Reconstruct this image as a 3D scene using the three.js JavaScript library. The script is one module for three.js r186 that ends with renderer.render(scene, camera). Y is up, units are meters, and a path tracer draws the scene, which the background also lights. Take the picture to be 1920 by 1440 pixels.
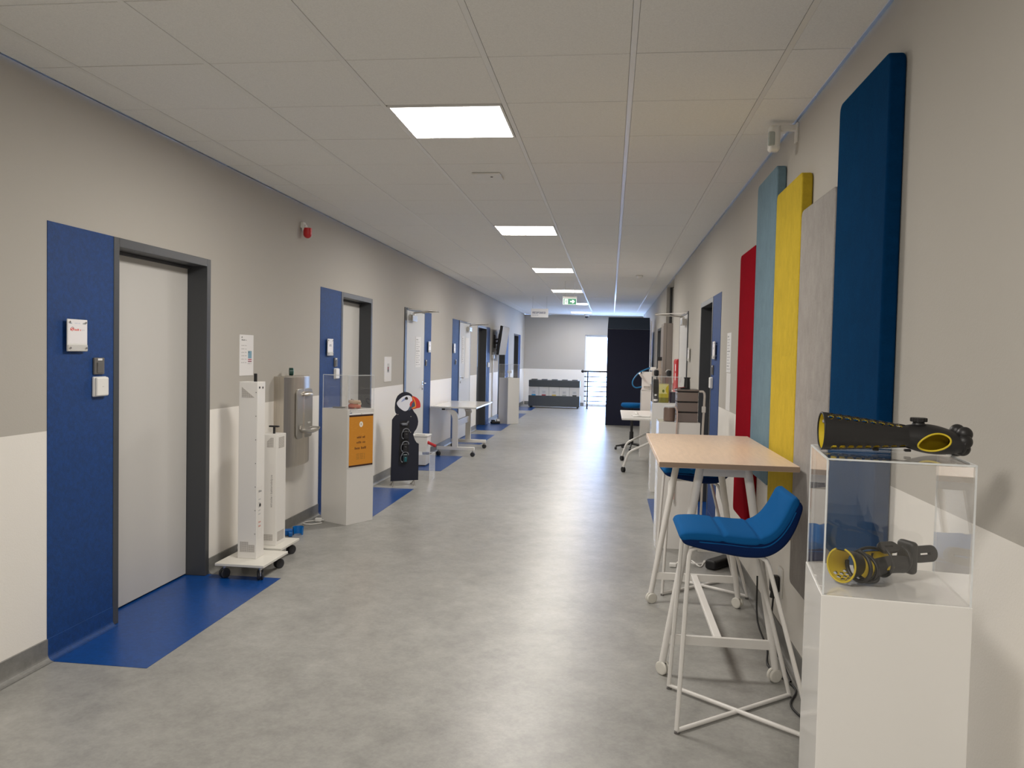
import * as THREE from 'three';
import { RoundedBoxGeometry } from 'three/addons/geometries/RoundedBoxGeometry.js';
import { mergeGeometries } from 'three/addons/utils/BufferGeometryUtils.js';
import { RectAreaLightUniformsLib } from 'three/addons/lights/RectAreaLightUniformsLib.js';

// ------------------------------------------------------------------ camera, sky, sun, exposure
const scene = new THREE.Scene();
const camera = new THREE.PerspectiveCamera(2 * Math.atan(720 / 1497.1) * 180 / Math.PI, 4 / 3, 0.05, 200);
camera.rotation.order = 'YXZ';
camera.position.set(0, 1.53, 0);
camera.rotation.set(-0.0365, 0.1225, 0.0216);
const renderer = new THREE.WebGLRenderer({ antialias: true });
renderer.toneMapping = THREE.LinearToneMapping;
renderer.toneMappingExposure = 3.85;
renderer.shadowMap.enabled = true;
RectAreaLightUniformsLib.init();
scene.background = new THREE.Color().setRGB(1.7, 2.65, 4.8);
const PANEL_LIGHT = 12, PANEL_TINT = new THREE.Color().setRGB(1.0, 0.945, 0.87);

// ------------------------------------------------------------------ dimensions (metres)
const XL = -2.672, XR = 0.945, CE = 2.791, ZF = -24.6, ZB = 5.0, DADO = 1.117, DOORH = 2.12;
const T = 0.625, GX = -2.4406, GZ = 3.3985;

// ------------------------------------------------------------------ helpers
let seed = 7;
const rnd = () => { seed = (seed * 1664525 + 1013904223) >>> 0; return seed / 4294967296; };
const V = (x, y, z) => new THREE.Vector3(x, y, z);
function flat(g) { const q = g.index ? g.toNonIndexed() : g; for (const k of Object.keys(q.attributes)) if (!['position', 'normal', 'uv'].includes(k)) q.deleteAttribute(k); q.morphAttributes = {}; return q; }
function merge(list) { return list.length === 1 ? list[0] : mergeGeometries(list.map(flat)); }
const box = (w, h, d, x = 0, y = 0, z = 0) => new THREE.BoxGeometry(w, h, d).translate(x, y, z);
const rbox = (w, h, d, x = 0, y = 0, z = 0, r = 0.004, s = 2) => new RoundedBoxGeometry(w, h, d, s, Math.min(r, w / 2.01, h / 2.01, d / 2.01)).translate(x, y, z);
const span = (x0, x1, y0, y1, z0, z1, r = 0) => { const a = [Math.abs(x1 - x0), Math.abs(y1 - y0), Math.abs(z1 - z0), (x0 + x1) / 2, (y0 + y1) / 2, (z0 + z1) / 2]; return r ? rbox(...a, r) : box(...a); };
const cyl = (r0, r1, h, x = 0, y = 0, z = 0, n = 24) => new THREE.CylinderGeometry(r0, r1, h, n).translate(x, y, z);
const cylX = (r, h, x = 0, y = 0, z = 0, n = 24) => new THREE.CylinderGeometry(r, r, h, n).rotateZ(Math.PI / 2).translate(x, y, z);
const cylZ = (r, h, x = 0, y = 0, z = 0, n = 24) => new THREE.CylinderGeometry(r, r, h, n).rotateX(Math.PI / 2).translate(x, y, z);
function bar(a, b, r0, r1 = r0, n = 14) {
  const d = b.clone().sub(a), g = new THREE.CylinderGeometry(r1, r0, d.length(), n);
  g.applyQuaternion(new THREE.Quaternion().setFromUnitVectors(V(0, 1, 0), d.clone().normalize()));
  return g.translate((a.x + b.x) / 2, (a.y + b.y) / 2, (a.z + b.z) / 2);
}
function sbar(a, b, w, h) { // a square bar, w across and h tall
  const d = b.clone().sub(a), g = new THREE.BoxGeometry(w, h, d.length());
  g.applyMatrix4(new THREE.Matrix4().lookAt(V(0, 0, 0), d, V(0, 1, 0)));
  return g.translate((a.x + b.x) / 2, (a.y + b.y) / 2, (a.z + b.z) / 2);
}
function tube(pts, r, n = 48, m = 10, tension = 0.5) { return new THREE.TubeGeometry(new THREE.CatmullRomCurve3(pts, false, 'catmullrom', tension), n, r, m, false); }
function bent(pts, rad, r, m = 10) { // straight runs with rounded corners
  const path = new THREE.CurvePath();
  let from = pts[0];
  for (let i = 1; i < pts.length - 1; i++) {
    const a = pts[i].clone().add(pts[i - 1].clone().sub(pts[i]).setLength(rad)), b = pts[i].clone().add(pts[i + 1].clone().sub(pts[i]).setLength(rad));
    path.add(new THREE.LineCurve3(from, a)); path.add(new THREE.QuadraticBezierCurve3(a, pts[i], b)); from = b;
  }
  path.add(new THREE.LineCurve3(from, pts[pts.length - 1]));
  const out = [];
  for (const c of path.curves) { const n = c.isLineCurve3 ? 2 : 7; for (let i = 0; i < n; i++) out.push(c.getPoint(i / n)); }
  out.push(pts[pts.length - 1]);
  const poly = new THREE.CatmullRomCurve3(out, false, 'centripetal');
  return new THREE.TubeGeometry(poly, out.length * 3, r, m, false);
}
const extrude = (pts, depth, bevel = 0) => { const s = pts instanceof THREE.Shape ? pts : new THREE.Shape(pts.map(p => new THREE.Vector2(...p))); return new THREE.ExtrudeGeometry(s, { depth, bevelEnabled: bevel > 0, bevelSize: bevel, bevelThickness: bevel, bevelSegments: 2, curveSegments: 16 }); };

const taken = new Map();
function numbered(n) { const k = taken.get(n) || 0; taken.set(n, k + 1); return k ? n + '_' + String(k).padStart(3, '0') : n; }
function obj(name, geo, m, parent = scene) {
  const o = new THREE.Mesh(Array.isArray(geo) ? merge(geo) : geo, m);
  o.name = parent === scene ? numbered(name) : name; o.castShadow = o.receiveShadow = true; parent.add(o); return o;
}
function each(name, list, m, parent) { for (const g of list) obj(name, g, m, parent); }
function tag(o, label, category, group) { Object.assign(o.userData, { label, category }); if (group) o.userData.group = group; return o; }
function thing(name, label, category, [x, y, z] = [0, 0, 0], turn = 0, group) {
  const o = new THREE.Group(); o.name = numbered(name); o.position.set(x, y, z); o.rotation.y = turn; scene.add(o);
  return tag(o, label, category, group);
}
function struct(o, label, category) { tag(o, label, category); o.userData.kind = 'structure'; return o; }
function dup(src, [x, y, z], turn, label) {
  const r = src.clone(); r.name = numbered(src.name.replace(/_\d{3}$/, '')); r.userData = { ...src.userData, label };
  r.position.set(x, y, z); r.rotation.y = turn; scene.add(r); return r;
}

// ------------------------------------------------------------------ textures
function noiseGrid(n, cells, s) { // tileable value noise
  const g = new Float32Array(cells * cells); let q = s >>> 0;
  for (let i = 0; i < g.length; i++) { q = (q * 1664525 + 1013904223) >>> 0; g[i] = q / 4294967296; }
  return (u, v) => {
    const x = u * cells, y = v * cells, xi = Math.floor(x), yi = Math.floor(y); let fx = x - xi, fy = y - yi;
    fx = fx * fx * (3 - 2 * fx); fy = fy * fy * (3 - 2 * fy);
    const at = (a, b) => g[((b % cells + cells) % cells) * cells + ((a % cells + cells) % cells)];
    return (at(xi, yi) * (1 - fx) + at(xi + 1, yi) * fx) * (1 - fy) + (at(xi, yi + 1) * (1 - fx) + at(xi + 1, yi + 1) * fx) * fy;
  };
}
function dataTex(n, fn, srgb) {
  const a = new Uint8Array(n * n * 4);
  for (let j = 0; j < n; j++) for (let i = 0; i < n; i++) { const c = fn(i / n, j / n, i, j); const k = (j * n + i) * 4; a[k] = c[0]; a[k + 1] = c[1]; a[k + 2] = c[2]; a[k + 3] = 255; }
  const t = new THREE.DataTexture(a, n, n); t.wrapS = t.wrapT = THREE.RepeatWrapping; t.magFilter = THREE.LinearFilter; t.minFilter = THREE.LinearMipmapLinearFilter; t.generateMipmaps = true;
  if (srgb) t.colorSpace = THREE.SRGBColorSpace; t.needsUpdate = true; return t;
}
const rep = (t, x, y = x) => { const c = t.clone(); c.repeat.set(x, y); c.needsUpdate = true; return c; };
const n1 = noiseGrid(0, 6, 11), n2 = noiseGrid(0, 17, 12), n3 = noiseGrid(0, 48, 13), n4 = noiseGrid(0, 150, 14), n5 = noiseGrid(0, 400, 15);
const nS = noiseGrid(0, 30, 16);
const floorTex = dataTex(1024, (u, v) => {
  const s = noiseWarp(u, v);
  const b = 0.30 * (n1(u, v) - .5) + 0.42 * (n2(u, v) - .5) + 0.40 * (n3(u, v) - .5) + 0.35 * (n4(u, v) - .5) + 0.30 * (n5(u, v) - .5) + .3 * s;
  const k = 1 + b * 0.17; return [155 * k, 154 * k, 150 * k];
}, true);
function noiseWarp(u, v) { return nS(u + 0.02 * Math.sin(v * 6.283 * 3), v * 0.5) - .5; }
const inlayTex = dataTex(512, (u, v) => { const k = 1 + 0.13 * ((n3(u, v) - .5) + (n4(u, v) - .5)); return [8 * k, 68 * k, 138 * k]; }, true);
const fineBump = dataTex(512, (u, v) => { const k = 128 + 90 * ((n5(u, v) - .5) + .6 * (n4(u, v) - .5)); return [k, k, k]; });
const weaveBump = dataTex(256, (u, v) => { const k = 128 + 60 * Math.sin(u * 6.283 * 64) * Math.sin(v * 6.283 * 64) + 50 * (n5(u, v) - .5); return [k, k, k]; });
const napTex = dataTex(512, (u, v) => { const b = .5 * (n2(u, v * .5) - .5) + .5 * (n3(u, v * .5) - .5) + .35 * (n4(u, v) - .5); const k = 225 * (1 + .11 * b); return [k, k, k]; }, true);
const tileTex = dataTex(512, (u, v) => { const p = n5(u, v), k = 238 + 8 * (n4(u, v) - .5) - (p > .82 ? 22 * (p - .82) / .18 : 0); return [k, k, k * .995]; }, true);
const woodTex = dataTex(512, (u, v) => {
  const w = n1(u * .5, v) * 2.5 + n2(u, v * .2) * .8; const l = .5 + .5 * Math.sin((u * 14 + w) * 6.283); const f = n5(u, v * .06) - .5;
  const k = 1 - .022 * l + .05 * f; return [228 * k, 203 * k, 180 * k];
}, true);
const brushTex = dataTex(512, (u, v) => { const k = 225 + 16 * (n5(u, v * .02) - .5) + 8 * (n4(u, v * .02) - .5); return [k, k * .99, k * .97]; }, true);
function canvasTex(w, h, draw) {
  const c = document.createElement('canvas'); c.width = w; c.height = h; const g = c.getContext('2d'); draw(g, w, h);
  const t = new THREE.CanvasTexture(c); t.colorSpace = THREE.SRGBColorSpace; return t;
}
function marks(g, x, y, w, h, n, color) { // a line of print too small to read: short strokes grouped in words
  g.fillStyle = color; const s = w / n;
  for (let i = 0; i < n; i++) { if (i % 6 === 5) continue; const t = .28 * Math.round(rnd() * 1.2); g.fillRect(x + i * s, y + h * t, s * .74, h * (1 - t)); }
}

// ------------------------------------------------------------------ materials
const std = (o) => new THREE.MeshStandardMaterial(o);
const phy = (o) => new THREE.MeshPhysicalMaterial(o);
const lin = (r, g, b) => new THREE.Color().setRGB(r, g, b);
const M = {
  wallUp: std({ color: lin(.475, .45, .41), roughness: .85, bumpMap: rep(fineBump, 1.2), bumpScale: .0006 }),
  wallLow: std({ color: lin(.86, .83, .78), roughness: .55, bumpMap: rep(fineBump, 1.2), bumpScale: .0006 }),
  ceilBoard: std({ color: lin(.66, .65, .63), roughness: .95 }),
  tile: std({ map: rep(tileTex, 1.6), color: lin(1, .99, .97), roughness: .95 }),
  gridBar: std({ color: lin(.82, .81, .79), roughness: .32 }),
  floor: std({ map: rep(floorTex, 1 / 2.4), roughness: .36, bumpMap: rep(fineBump, .9), bumpScale: .0004, color: lin(.95, .95, .95) }),
  inlay: std({ map: rep(inlayTex, 1.2), roughness: .34, color: lin(.95, .95, .95) }),
  bluePanel: std({ map: rep(inlayTex, 1.2), roughness: .62, bumpMap: rep(fineBump, 2), bumpScale: .001, color: lin(.5, .72, .72) }),
  base: std({ map: rep(floorTex, 1 / 2.4), color: lin(.62, .62, .62), roughness: .4 }),
  frame: std({ color: lin(.055, .058, .064), roughness: .42 }),
  leaf: std({ color: lin(.60, .585, .56), roughness: .5 }),
  leafDark: std({ color: lin(.07, .072, .08), roughness: .5 }),
  leafWhite: std({ color: lin(.66, .665, .66), roughness: .62 }),
  steel: std({ color: lin(.62, .60, .57), metalness: 1, roughness: .26 }),
  brushed: std({ map: brushTex, color: lin(.80, .76, .71), metalness: 1, roughness: .34 }),
  black: std({ color: lin(.012, .012, .014), roughness: .5 }),
  rubber: std({ color: lin(.03, .031, .035), roughness: .45 }),
  white: std({ color: lin(.78, .76, .73), roughness: .38 }),
  gloss: phy({ color: lin(.76, .745, .72), roughness: .22, clearcoat: .5, clearcoatRoughness: .08 }),
  whitePlastic: std({ color: lin(.8, .79, .76), roughness: .4 }),
  paper: std({ color: lin(.8, .79, .78), roughness: .8 }),
  grey: std({ color: lin(.13, .125, .12), roughness: .5 }),
  acrylic: phy({ color: lin(1, 1, 1), transmission: 1, thickness: 0, ior: 1.49, roughness: 0.0 }),
  acrylicEdge: phy({ color: lin(.9, .92, .93), transmission: .5, thickness: 0, roughness: .5, ior: 1.49 }),
  glass: phy({ color: lin(1, 1, 1), transmission: 1, thickness: 0, ior: 1.5, roughness: 0 }),
  fabric: phy({ color: lin(.006, .10, .30), roughness: 1, specularIntensity: .3, bumpMap: rep(weaveBump, 6), bumpScale: .0008, sheen: .3, sheenRoughness: .6, sheenColor: lin(.05, .3, .7) }),
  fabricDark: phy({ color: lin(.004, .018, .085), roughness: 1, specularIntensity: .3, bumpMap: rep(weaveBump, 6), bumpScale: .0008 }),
  wood: std({ map: woodTex, roughness: .34, color: lin(1.0, 1.0, 1.0) }),
  woodEdge: std({ color: lin(.36, .25, .17), roughness: .5 }),
  cream: std({ color: lin(.72, .70, .64), roughness: .38 }),
  navy: std({ color: lin(.0085, .0105, .030), roughness: .9 }),
  navyCap: std({ color: lin(.02, .034, .06), roughness: .75 }),
  red: std({ color: lin(.55, .02, .025), roughness: .4 }),
  yellow: std({ color: lin(.62, .47, .02), roughness: .55, side: THREE.DoubleSide }),
  brace: std({ color: lin(.012, .0115, .012), roughness: .45, side: THREE.DoubleSide }),
  cyanPlastic: std({ color: lin(.004, .12, .42), roughness: .35 }),
  binGrey: std({ color: lin(.075, .085, .095), roughness: .55 }),
};
const velvet = (c, s) => phy({ color: c, map: rep(napTex, 1.1), roughness: 1, specularIntensity: .1, sheen: 2, sheenRoughness: .35, sheenColor: s, bumpMap: rep(fineBump, 3), bumpScale: .0008 });

// uv in metres on boxes whose faces lie along the axes
function metreUV(g) {
  const q = g.index ? g.toNonIndexed() : g, p = q.attributes.position, n = q.attributes.normal, uv = new Float32Array(p.count * 2);
  for (let i = 0; i < p.count; i++) {
    const ax = Math.abs(n.getX(i)), ay = Math.abs(n.getY(i)), az = Math.abs(n.getZ(i));
    if (ax >= ay && ax >= az) { uv[2 * i] = p.getZ(i); uv[2 * i + 1] = p.getY(i); } else if (ay >= az) { uv[2 * i] = p.getX(i); uv[2 * i + 1] = p.getZ(i); } else { uv[2 * i] = p.getX(i); uv[2 * i + 1] = p.getY(i); }
  }
  q.setAttribute('uv', new THREE.BufferAttribute(uv, 2)); return q;
}

// ------------------------------------------------------------------ doors and panels along the walls (z from the camera end to the far end)
const doors = [
  { side: -1, z0: -4.02, z1: -5.07, blue: [-3.512, -4.02], kind: 'recess', leaf: 'leaf', label: 'grey recessed door with anthracite frame nearest the camera' },
  { side: -1, z0: -7.68, z1: -8.72, blue: [-7.11, -7.68], kind: 'recess', leaf: 'leaf', label: 'grey recessed door behind the plinth with the orange poster' },
  { side: -1, z0: -10.13, z1: -11.24, blue: [-11.24, -11.69], kind: 'flush', hinge: 1, label: 'pale flush door with a paper taped to it, behind the puffin board' },
  { side: -1, z0: -13.88, z1: -15.02, blue: [-13.3, -13.88], kind: 'flush', hinge: -1, label: 'pale flush door with steel closer behind the white rolling table' },
  { side: -1, z0: -15.85, z1: -17.05, blue: [-17.05, -17.52], kind: 'recess', leaf: 'leafDark', label: 'dark recessed door between the white table and the television' },
  { side: -1, z0: -18.9, z1: -20.15, blue: [-20.15, -20.75], kind: 'recess', leaf: 'leafDark', label: 'dark recessed door partly hidden behind the television' },
  { side: -1, z0: -21.93, z1: -23.0, blue: [-23.0, -23.5], kind: 'recess', leaf: 'leafDark', label: 'last dark door on the wall beside the recycling bins' },
  { side: 1, z0: -7.70, z1: -8.74, blue: [-7.15, -7.70], kind: 'recess', leaf: 'leafDark', label: 'dark recessed door beside the red wall cushion' },
  { side: 1, z0: -10.12, z1: -11.3, kind: 'flush', hinge: 1, label: 'grey flush door with closer arm beside the red cabinet' },
  { side: 1, z0: -15.6, z1: -16.7, kind: 'recess', leaf: 'leaf', label: 'door beyond the wall niche near the navy booth' },
];
const wallX = (s) => (s < 0 ? XL : XR), DEPTH = .2, CORE = .12;
const slot = (s, x) => wallX(s) + s * x; // x metres into the wall

// ------------------------------------------------------------------ floor
{
  const f = obj('floor', metreUV(span(XL - .4, XR + .4, -.15, 0, ZB + .3, ZF - .4)), M.floor);
  struct(f, 'grey mottled vinyl floor of the corridor', 'floor');
  for (const d of doors) {
    if (!d.blue) continue;
    const za = Math.max(d.z0, d.blue[0]) + .0, zb = Math.min(d.z1, d.blue[1]), x0 = wallX(d.side) + d.side * -.0, x1 = x0 - d.side * .516;
    const sh = new THREE.Shape();
    const L = Math.abs(zb - za);
    sh.moveTo(0, 0); sh.lineTo(.516, 0); sh.lineTo(.516, L); sh.lineTo(0, L); sh.closePath();
    const g = new THREE.ExtrudeGeometry(sh, { depth: .0015, bevelEnabled: false });
    g.rotateX(-Math.PI / 2); // local x across, -z along
    if (d.side > 0) g.scale(-1, 1, 1);
    g.translate(x0, .0002, za);
    if (d.side > 0) { const ix = flat(g); const p = ix.attributes.position, a = p.array, nn = ix.attributes.normal.array; for (let i = 0; i < a.length; i += 9) for (let k = 0; k < 3; k++) { let t = a[i + 3 + k]; a[i + 3 + k] = a[i + 6 + k]; a[i + 6 + k] = t; t = nn[i + 3 + k]; nn[i + 3 + k] = nn[i + 6 + k]; nn[i + 6 + k] = t; } obj('blue_floor_inlay', metreUV(ix), M.inlay, f); }
    else obj('blue_floor_inlay', metreUV(g), M.inlay, f);
    // the floor runs into the recess as the door sill
    if (d.kind === 'recess') obj('blue_door_sill', metreUV(span(slot(d.side, 0), slot(d.side, DEPTH - .001), .0002, .0017, d.z0, d.z1)), M.inlay, f);
  }
}

// ------------------------------------------------------------------ walls
function wallSide(side, name, extra = []) {
  const holes = [...doors.filter(d => d.side === side).map(d => ({ z0: d.z0, z1: d.z1, y0: 0, h: DOORH })), ...extra].sort((a, b) => b.z0 - a.z0);
  const up = [], low = [], a = slot(side, 0), b = slot(side, DEPTH), ca = b, cb = slot(side, DEPTH + CORE);
  const piece = (z0, z1, y0, y1) => {
    if (Math.abs(z0 - z1) < 1e-4 || y1 - y0 < 1e-4) return;
    if (y0 < DADO) low.push(span(a, b, y0, Math.min(DADO, y1), z0, z1));
    if (y1 > DADO) up.push(span(a, b, Math.max(DADO, y0), y1, z0, z1));
  };
  let z = ZB;
  for (const h of holes) { piece(z, h.z0, 0, CE); piece(h.z0, h.z1, h.h, CE); if (h.y0) piece(h.z0, h.z1, 0, h.y0); z = h.z1; }
  piece(z, ZF, 0, CE);
  const core = []; let zc = ZB;
  for (const h of holes.filter(q => q.through)) { core.push(span(ca, cb, 0, CE, zc, h.z0)); core.push(span(ca, cb, h.h, CE, h.z0, h.z1)); if (h.y0) core.push(span(ca, cb, 0, h.y0, h.z0, h.z1)); zc = h.z1; }
  core.push(span(ca, cb, 0, CE, zc, ZF));
  const w = new THREE.Group(); w.name = name; scene.add(w);
  struct(w, side < 0 ? 'long wall with grey upper paint and white lower paint' : 'long wall carrying the coloured cushions, grey above white', 'wall');
  obj('grey_upper_wall', metreUV(merge(up)), M.wallUp, w);
  obj('white_lower_wall', metreUV(merge(low)), M.wallLow, w);
  obj('wall_core', metreUV(merge(core)), M.wallUp, w);
  for (const d of doors) if (d.side === side && d.blue) obj('blue_panel', metreUV(span(a, slot(side, -.003), 0, DOORH, d.blue[0], d.blue[1])), M.bluePanel, w);
  return w;
}
wallSide(-1, 'wall_left');
wallSide(1, 'wall_right', [{ z0: -12.64, z1: -14.3, y0: 0, h: CE - .02 }]);
{ // far wall with a glazed opening, and the wall behind the camera
  const x0 = -.80, x1 = .80, h = 2.19;
  const g = new THREE.Group(); g.name = 'wall_far'; scene.add(g); struct(g, 'end wall of the corridor behind the recycling bins', 'wall');
  obj('grey_upper_wall', metreUV(merge([span(XL - .32, x0, DADO, CE, ZF, ZF - .3), span(x1, XR + .32, DADO, CE, ZF, ZF - .3), span(x0, x1, h, CE, ZF, ZF - .3)])), M.wallUp, g);
  obj('white_lower_wall', metreUV(merge([span(XL - .32, x0, 0, DADO, ZF, ZF - .3), span(x1, XR + .32, 0, DADO, ZF, ZF - .3)])), M.wallLow, g);
  const b = new THREE.Group(); b.name = 'wall_back'; scene.add(b); struct(b, 'plain wall closing the corridor behind the viewer', 'wall');
  obj('grey_upper_wall', metreUV(span(XL - .32, XR + .32, DADO, CE, ZB + .2, ZB)), M.wallUp, b);
  obj('white_lower_wall', metreUV(span(XL - .32, XR + .32, 0, DADO, ZB + .2, ZB)), M.wallLow, b);
  const w = new THREE.Group(); w.name = 'window_1'; scene.add(w); struct(w, 'bright full-height glazed window beside the navy booth', 'window');
  const fz = ZF - .10;
  obj('window_frame', [span(x0, x0 + .07, 0, h, fz, fz - .07, .006), span(x1 - .07, x1, 0, h, fz, fz - .07, .006), span(x0 + .07, x1 - .07, h - .07, h, fz, fz - .07, .006), span(x0 + .07, x1 - .07, 0, .07, fz, fz - .07, .006), span(-.03, .03, .07, h - .07, fz, fz - .07, .006)], M.whitePlastic, w);
  for (const [p, q] of [[x0 + .07, -.03], [.03, x1 - .07]]) obj('pane', span(p, q, .07, h - .07, fz - .032, fz - .038), M.glass, w);
}
// baseboards: the vinyl turned up the wall over a cove
function baseboards(side, name) {
  const g = new THREE.Group(); g.name = name; scene.add(g); struct(g, side < 0 ? 'grey coved baseboard along the wall with the fountain' : 'grey coved baseboard below the coloured cushions', 'baseboard');
  const stops = [];
  for (const d of doors) if (d.side === side) { stops.push([d.z0, d.z1, null]); if (d.blue) stops.push([d.blue[0], d.blue[1], 'blue']); }
  if (side > 0) stops.push([-12.64, -14.3, null]);
  stops.sort((a, b) => b[0] - a[0]);
  const runs = []; let z = ZB;
  for (const [a, b, k] of stops) { if (z - a > .01) runs.push([z, a, 'base']); if (k) runs.push([a, b, 'blue']); z = b; }
  runs.push([z, ZF, 'base']);
  const prof = []; prof.push([0, 0]); prof.push([.036, 0]);
  for (let i = 0; i <= 6; i++) { const t = i / 6 * Math.PI / 2; prof.push([.036 - .030 * Math.sin(t), .030 * (1 - Math.cos(t)) + .0005]); }
  prof.push([.006, .105]); prof.push([0, .107]);
  for (const [a, b, k] of runs) {
    const e = extrude(prof.map(([x, y]) => [side < 0 ? x : -x, y]).sort(() => 0), Math.abs(b - a));
    e.translate(wallX(side), .0018, b);
    obj(k === 'blue' ? 'blue_skirting' : 'grey_skirting', metreUV(e), k === 'blue' ? M.bluePanel : M.base, g);
  }
}
baseboards(-1, 'baseboard_left'); baseboards(1, 'baseboard_right');
struct(obj('baseboard_far', metreUV(span(XL + .04, -.80, .0018, .107, ZF + .012, ZF)), M.base), 'grey baseboard below the end wall', 'baseboard');

// ------------------------------------------------------------------ ceiling: tiles in a grid
const lampRows = [-11, -5, 1, 7, 13, 19, 25, 31], LX = GX + 2.5 * T, lampZ = (j) => -(GZ + (j + .5) * T);
{
  const c = obj('ceiling', span(XL - .32, XR + .32, CE + .022, CE + .14, ZB + .2, ZF - .3), M.ceilBoard);
  struct(c, 'suspended ceiling of white mineral tiles in a grid', 'ceiling');
  const xs = [XL, GX, GX + T, GX + 2 * T, GX + 3 * T, GX + 4 * T, GX + 5 * T, XR];
  const shared = new Map(), gap = .006, seat = .0258;
  const tileGeo = (w, d) => {
    const k = w.toFixed(3) + d.toFixed(3); if (shared.has(k)) return shared.get(k);
    const g = metreUV(rbox(w - seat, .02, d - gap, 0, 0, 0, .003, 1)); shared.set(k, g); return g;
  };
  for (let j = -1; j <= 33; j++) for (let i = 0; i < 7; i++) {
    if (i === 3 && lampRows.includes(j)) continue;
    const z0 = -(GZ + j * T), z1 = Math.max(ZF, z0 - T); if (z0 - z1 < .03) continue;
    const t = obj('ceiling_tile', tileGeo(xs[i + 1] - xs[i], z0 - z1), M.tile, c);
    t.position.set((xs[i] + xs[i + 1]) / 2, CE + .0102 + (rnd() - .5) * .0012, (z0 + z1) / 2);
  }
  const zr = -(GZ - T);
  const rest = []; // behind the viewer the tiles run on as one board, open at the lamps
  for (let i = 0; i < 7; i++) if (i !== 3) rest.push(span(xs[i] + .0125, xs[i + 1] - .0125, CE, CE + .02, zr + gap, ZB));
  let zz = zr + gap; for (const j of [-5, -11]) { const a = -(GZ + (j + 1) * T); rest.push(span(xs[3] + .0125, xs[4] - .0125, CE, CE + .02, zz, a)); zz = -(GZ + j * T); }
  rest.push(span(xs[3] + .0125, xs[4] - .0125, CE, CE + .02, zz, ZB));
  obj('ceiling_board', metreUV(merge(rest)), M.tile, c);
  for (let i = 1; i < 7; i++) obj('grid_runner', span(xs[i] - .012, xs[i] + .012, CE - .0006, CE + .0205, ZB, ZF), M.gridBar, c);
  for (let j = 0; j <= 33; j++) obj('grid_cross_bar', span(XL, XR, CE + .015, CE + .0205, -(GZ + j * T) + .011, -(GZ + j * T) - .011), M.gridBar, c);
}
const glow = std({ color: lin(.9, .9, .9), emissive: lin(1, .97, .93), emissiveIntensity: 1.6, roughness: .6 });
const lampNames = ['farthest behind the viewer', 'just behind the viewer', 'largest, nearest in view', 'second nearest in view', 'third from the viewer', 'fourth, above the exit sign', 'fifth, right below the exit sign', 'last, by the end wall'];
lampRows.forEach((j, k) => {
  const t = thing('ceiling_light', 'square white ceiling light panel, ' + lampNames[k], 'light', [LX, CE, lampZ(j)], 0, 'ceiling light panels');
  const s = .297, w = .012;
  obj('light_frame', [span(-s, s, -.004, .02, s, s - w), span(-s, s, -.004, .02, -s, -s + w), span(-s, -s + w, -.004, .02, -s + w, s - w), span(s - w, s, -.004, .02, -s + w, s - w)], M.gridBar, t);
  obj('light_diffuser', span(-s + w, s - w, .002, .018, -s + w, s - w), glow, t);
  const a = new THREE.RectAreaLight(PANEL_TINT, PANEL_LIGHT, 2 * (s - w), 2 * (s - w));
  a.position.set(0, -.001, 0); a.rotation.x = -Math.PI / 2; t.add(a);
});

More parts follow.
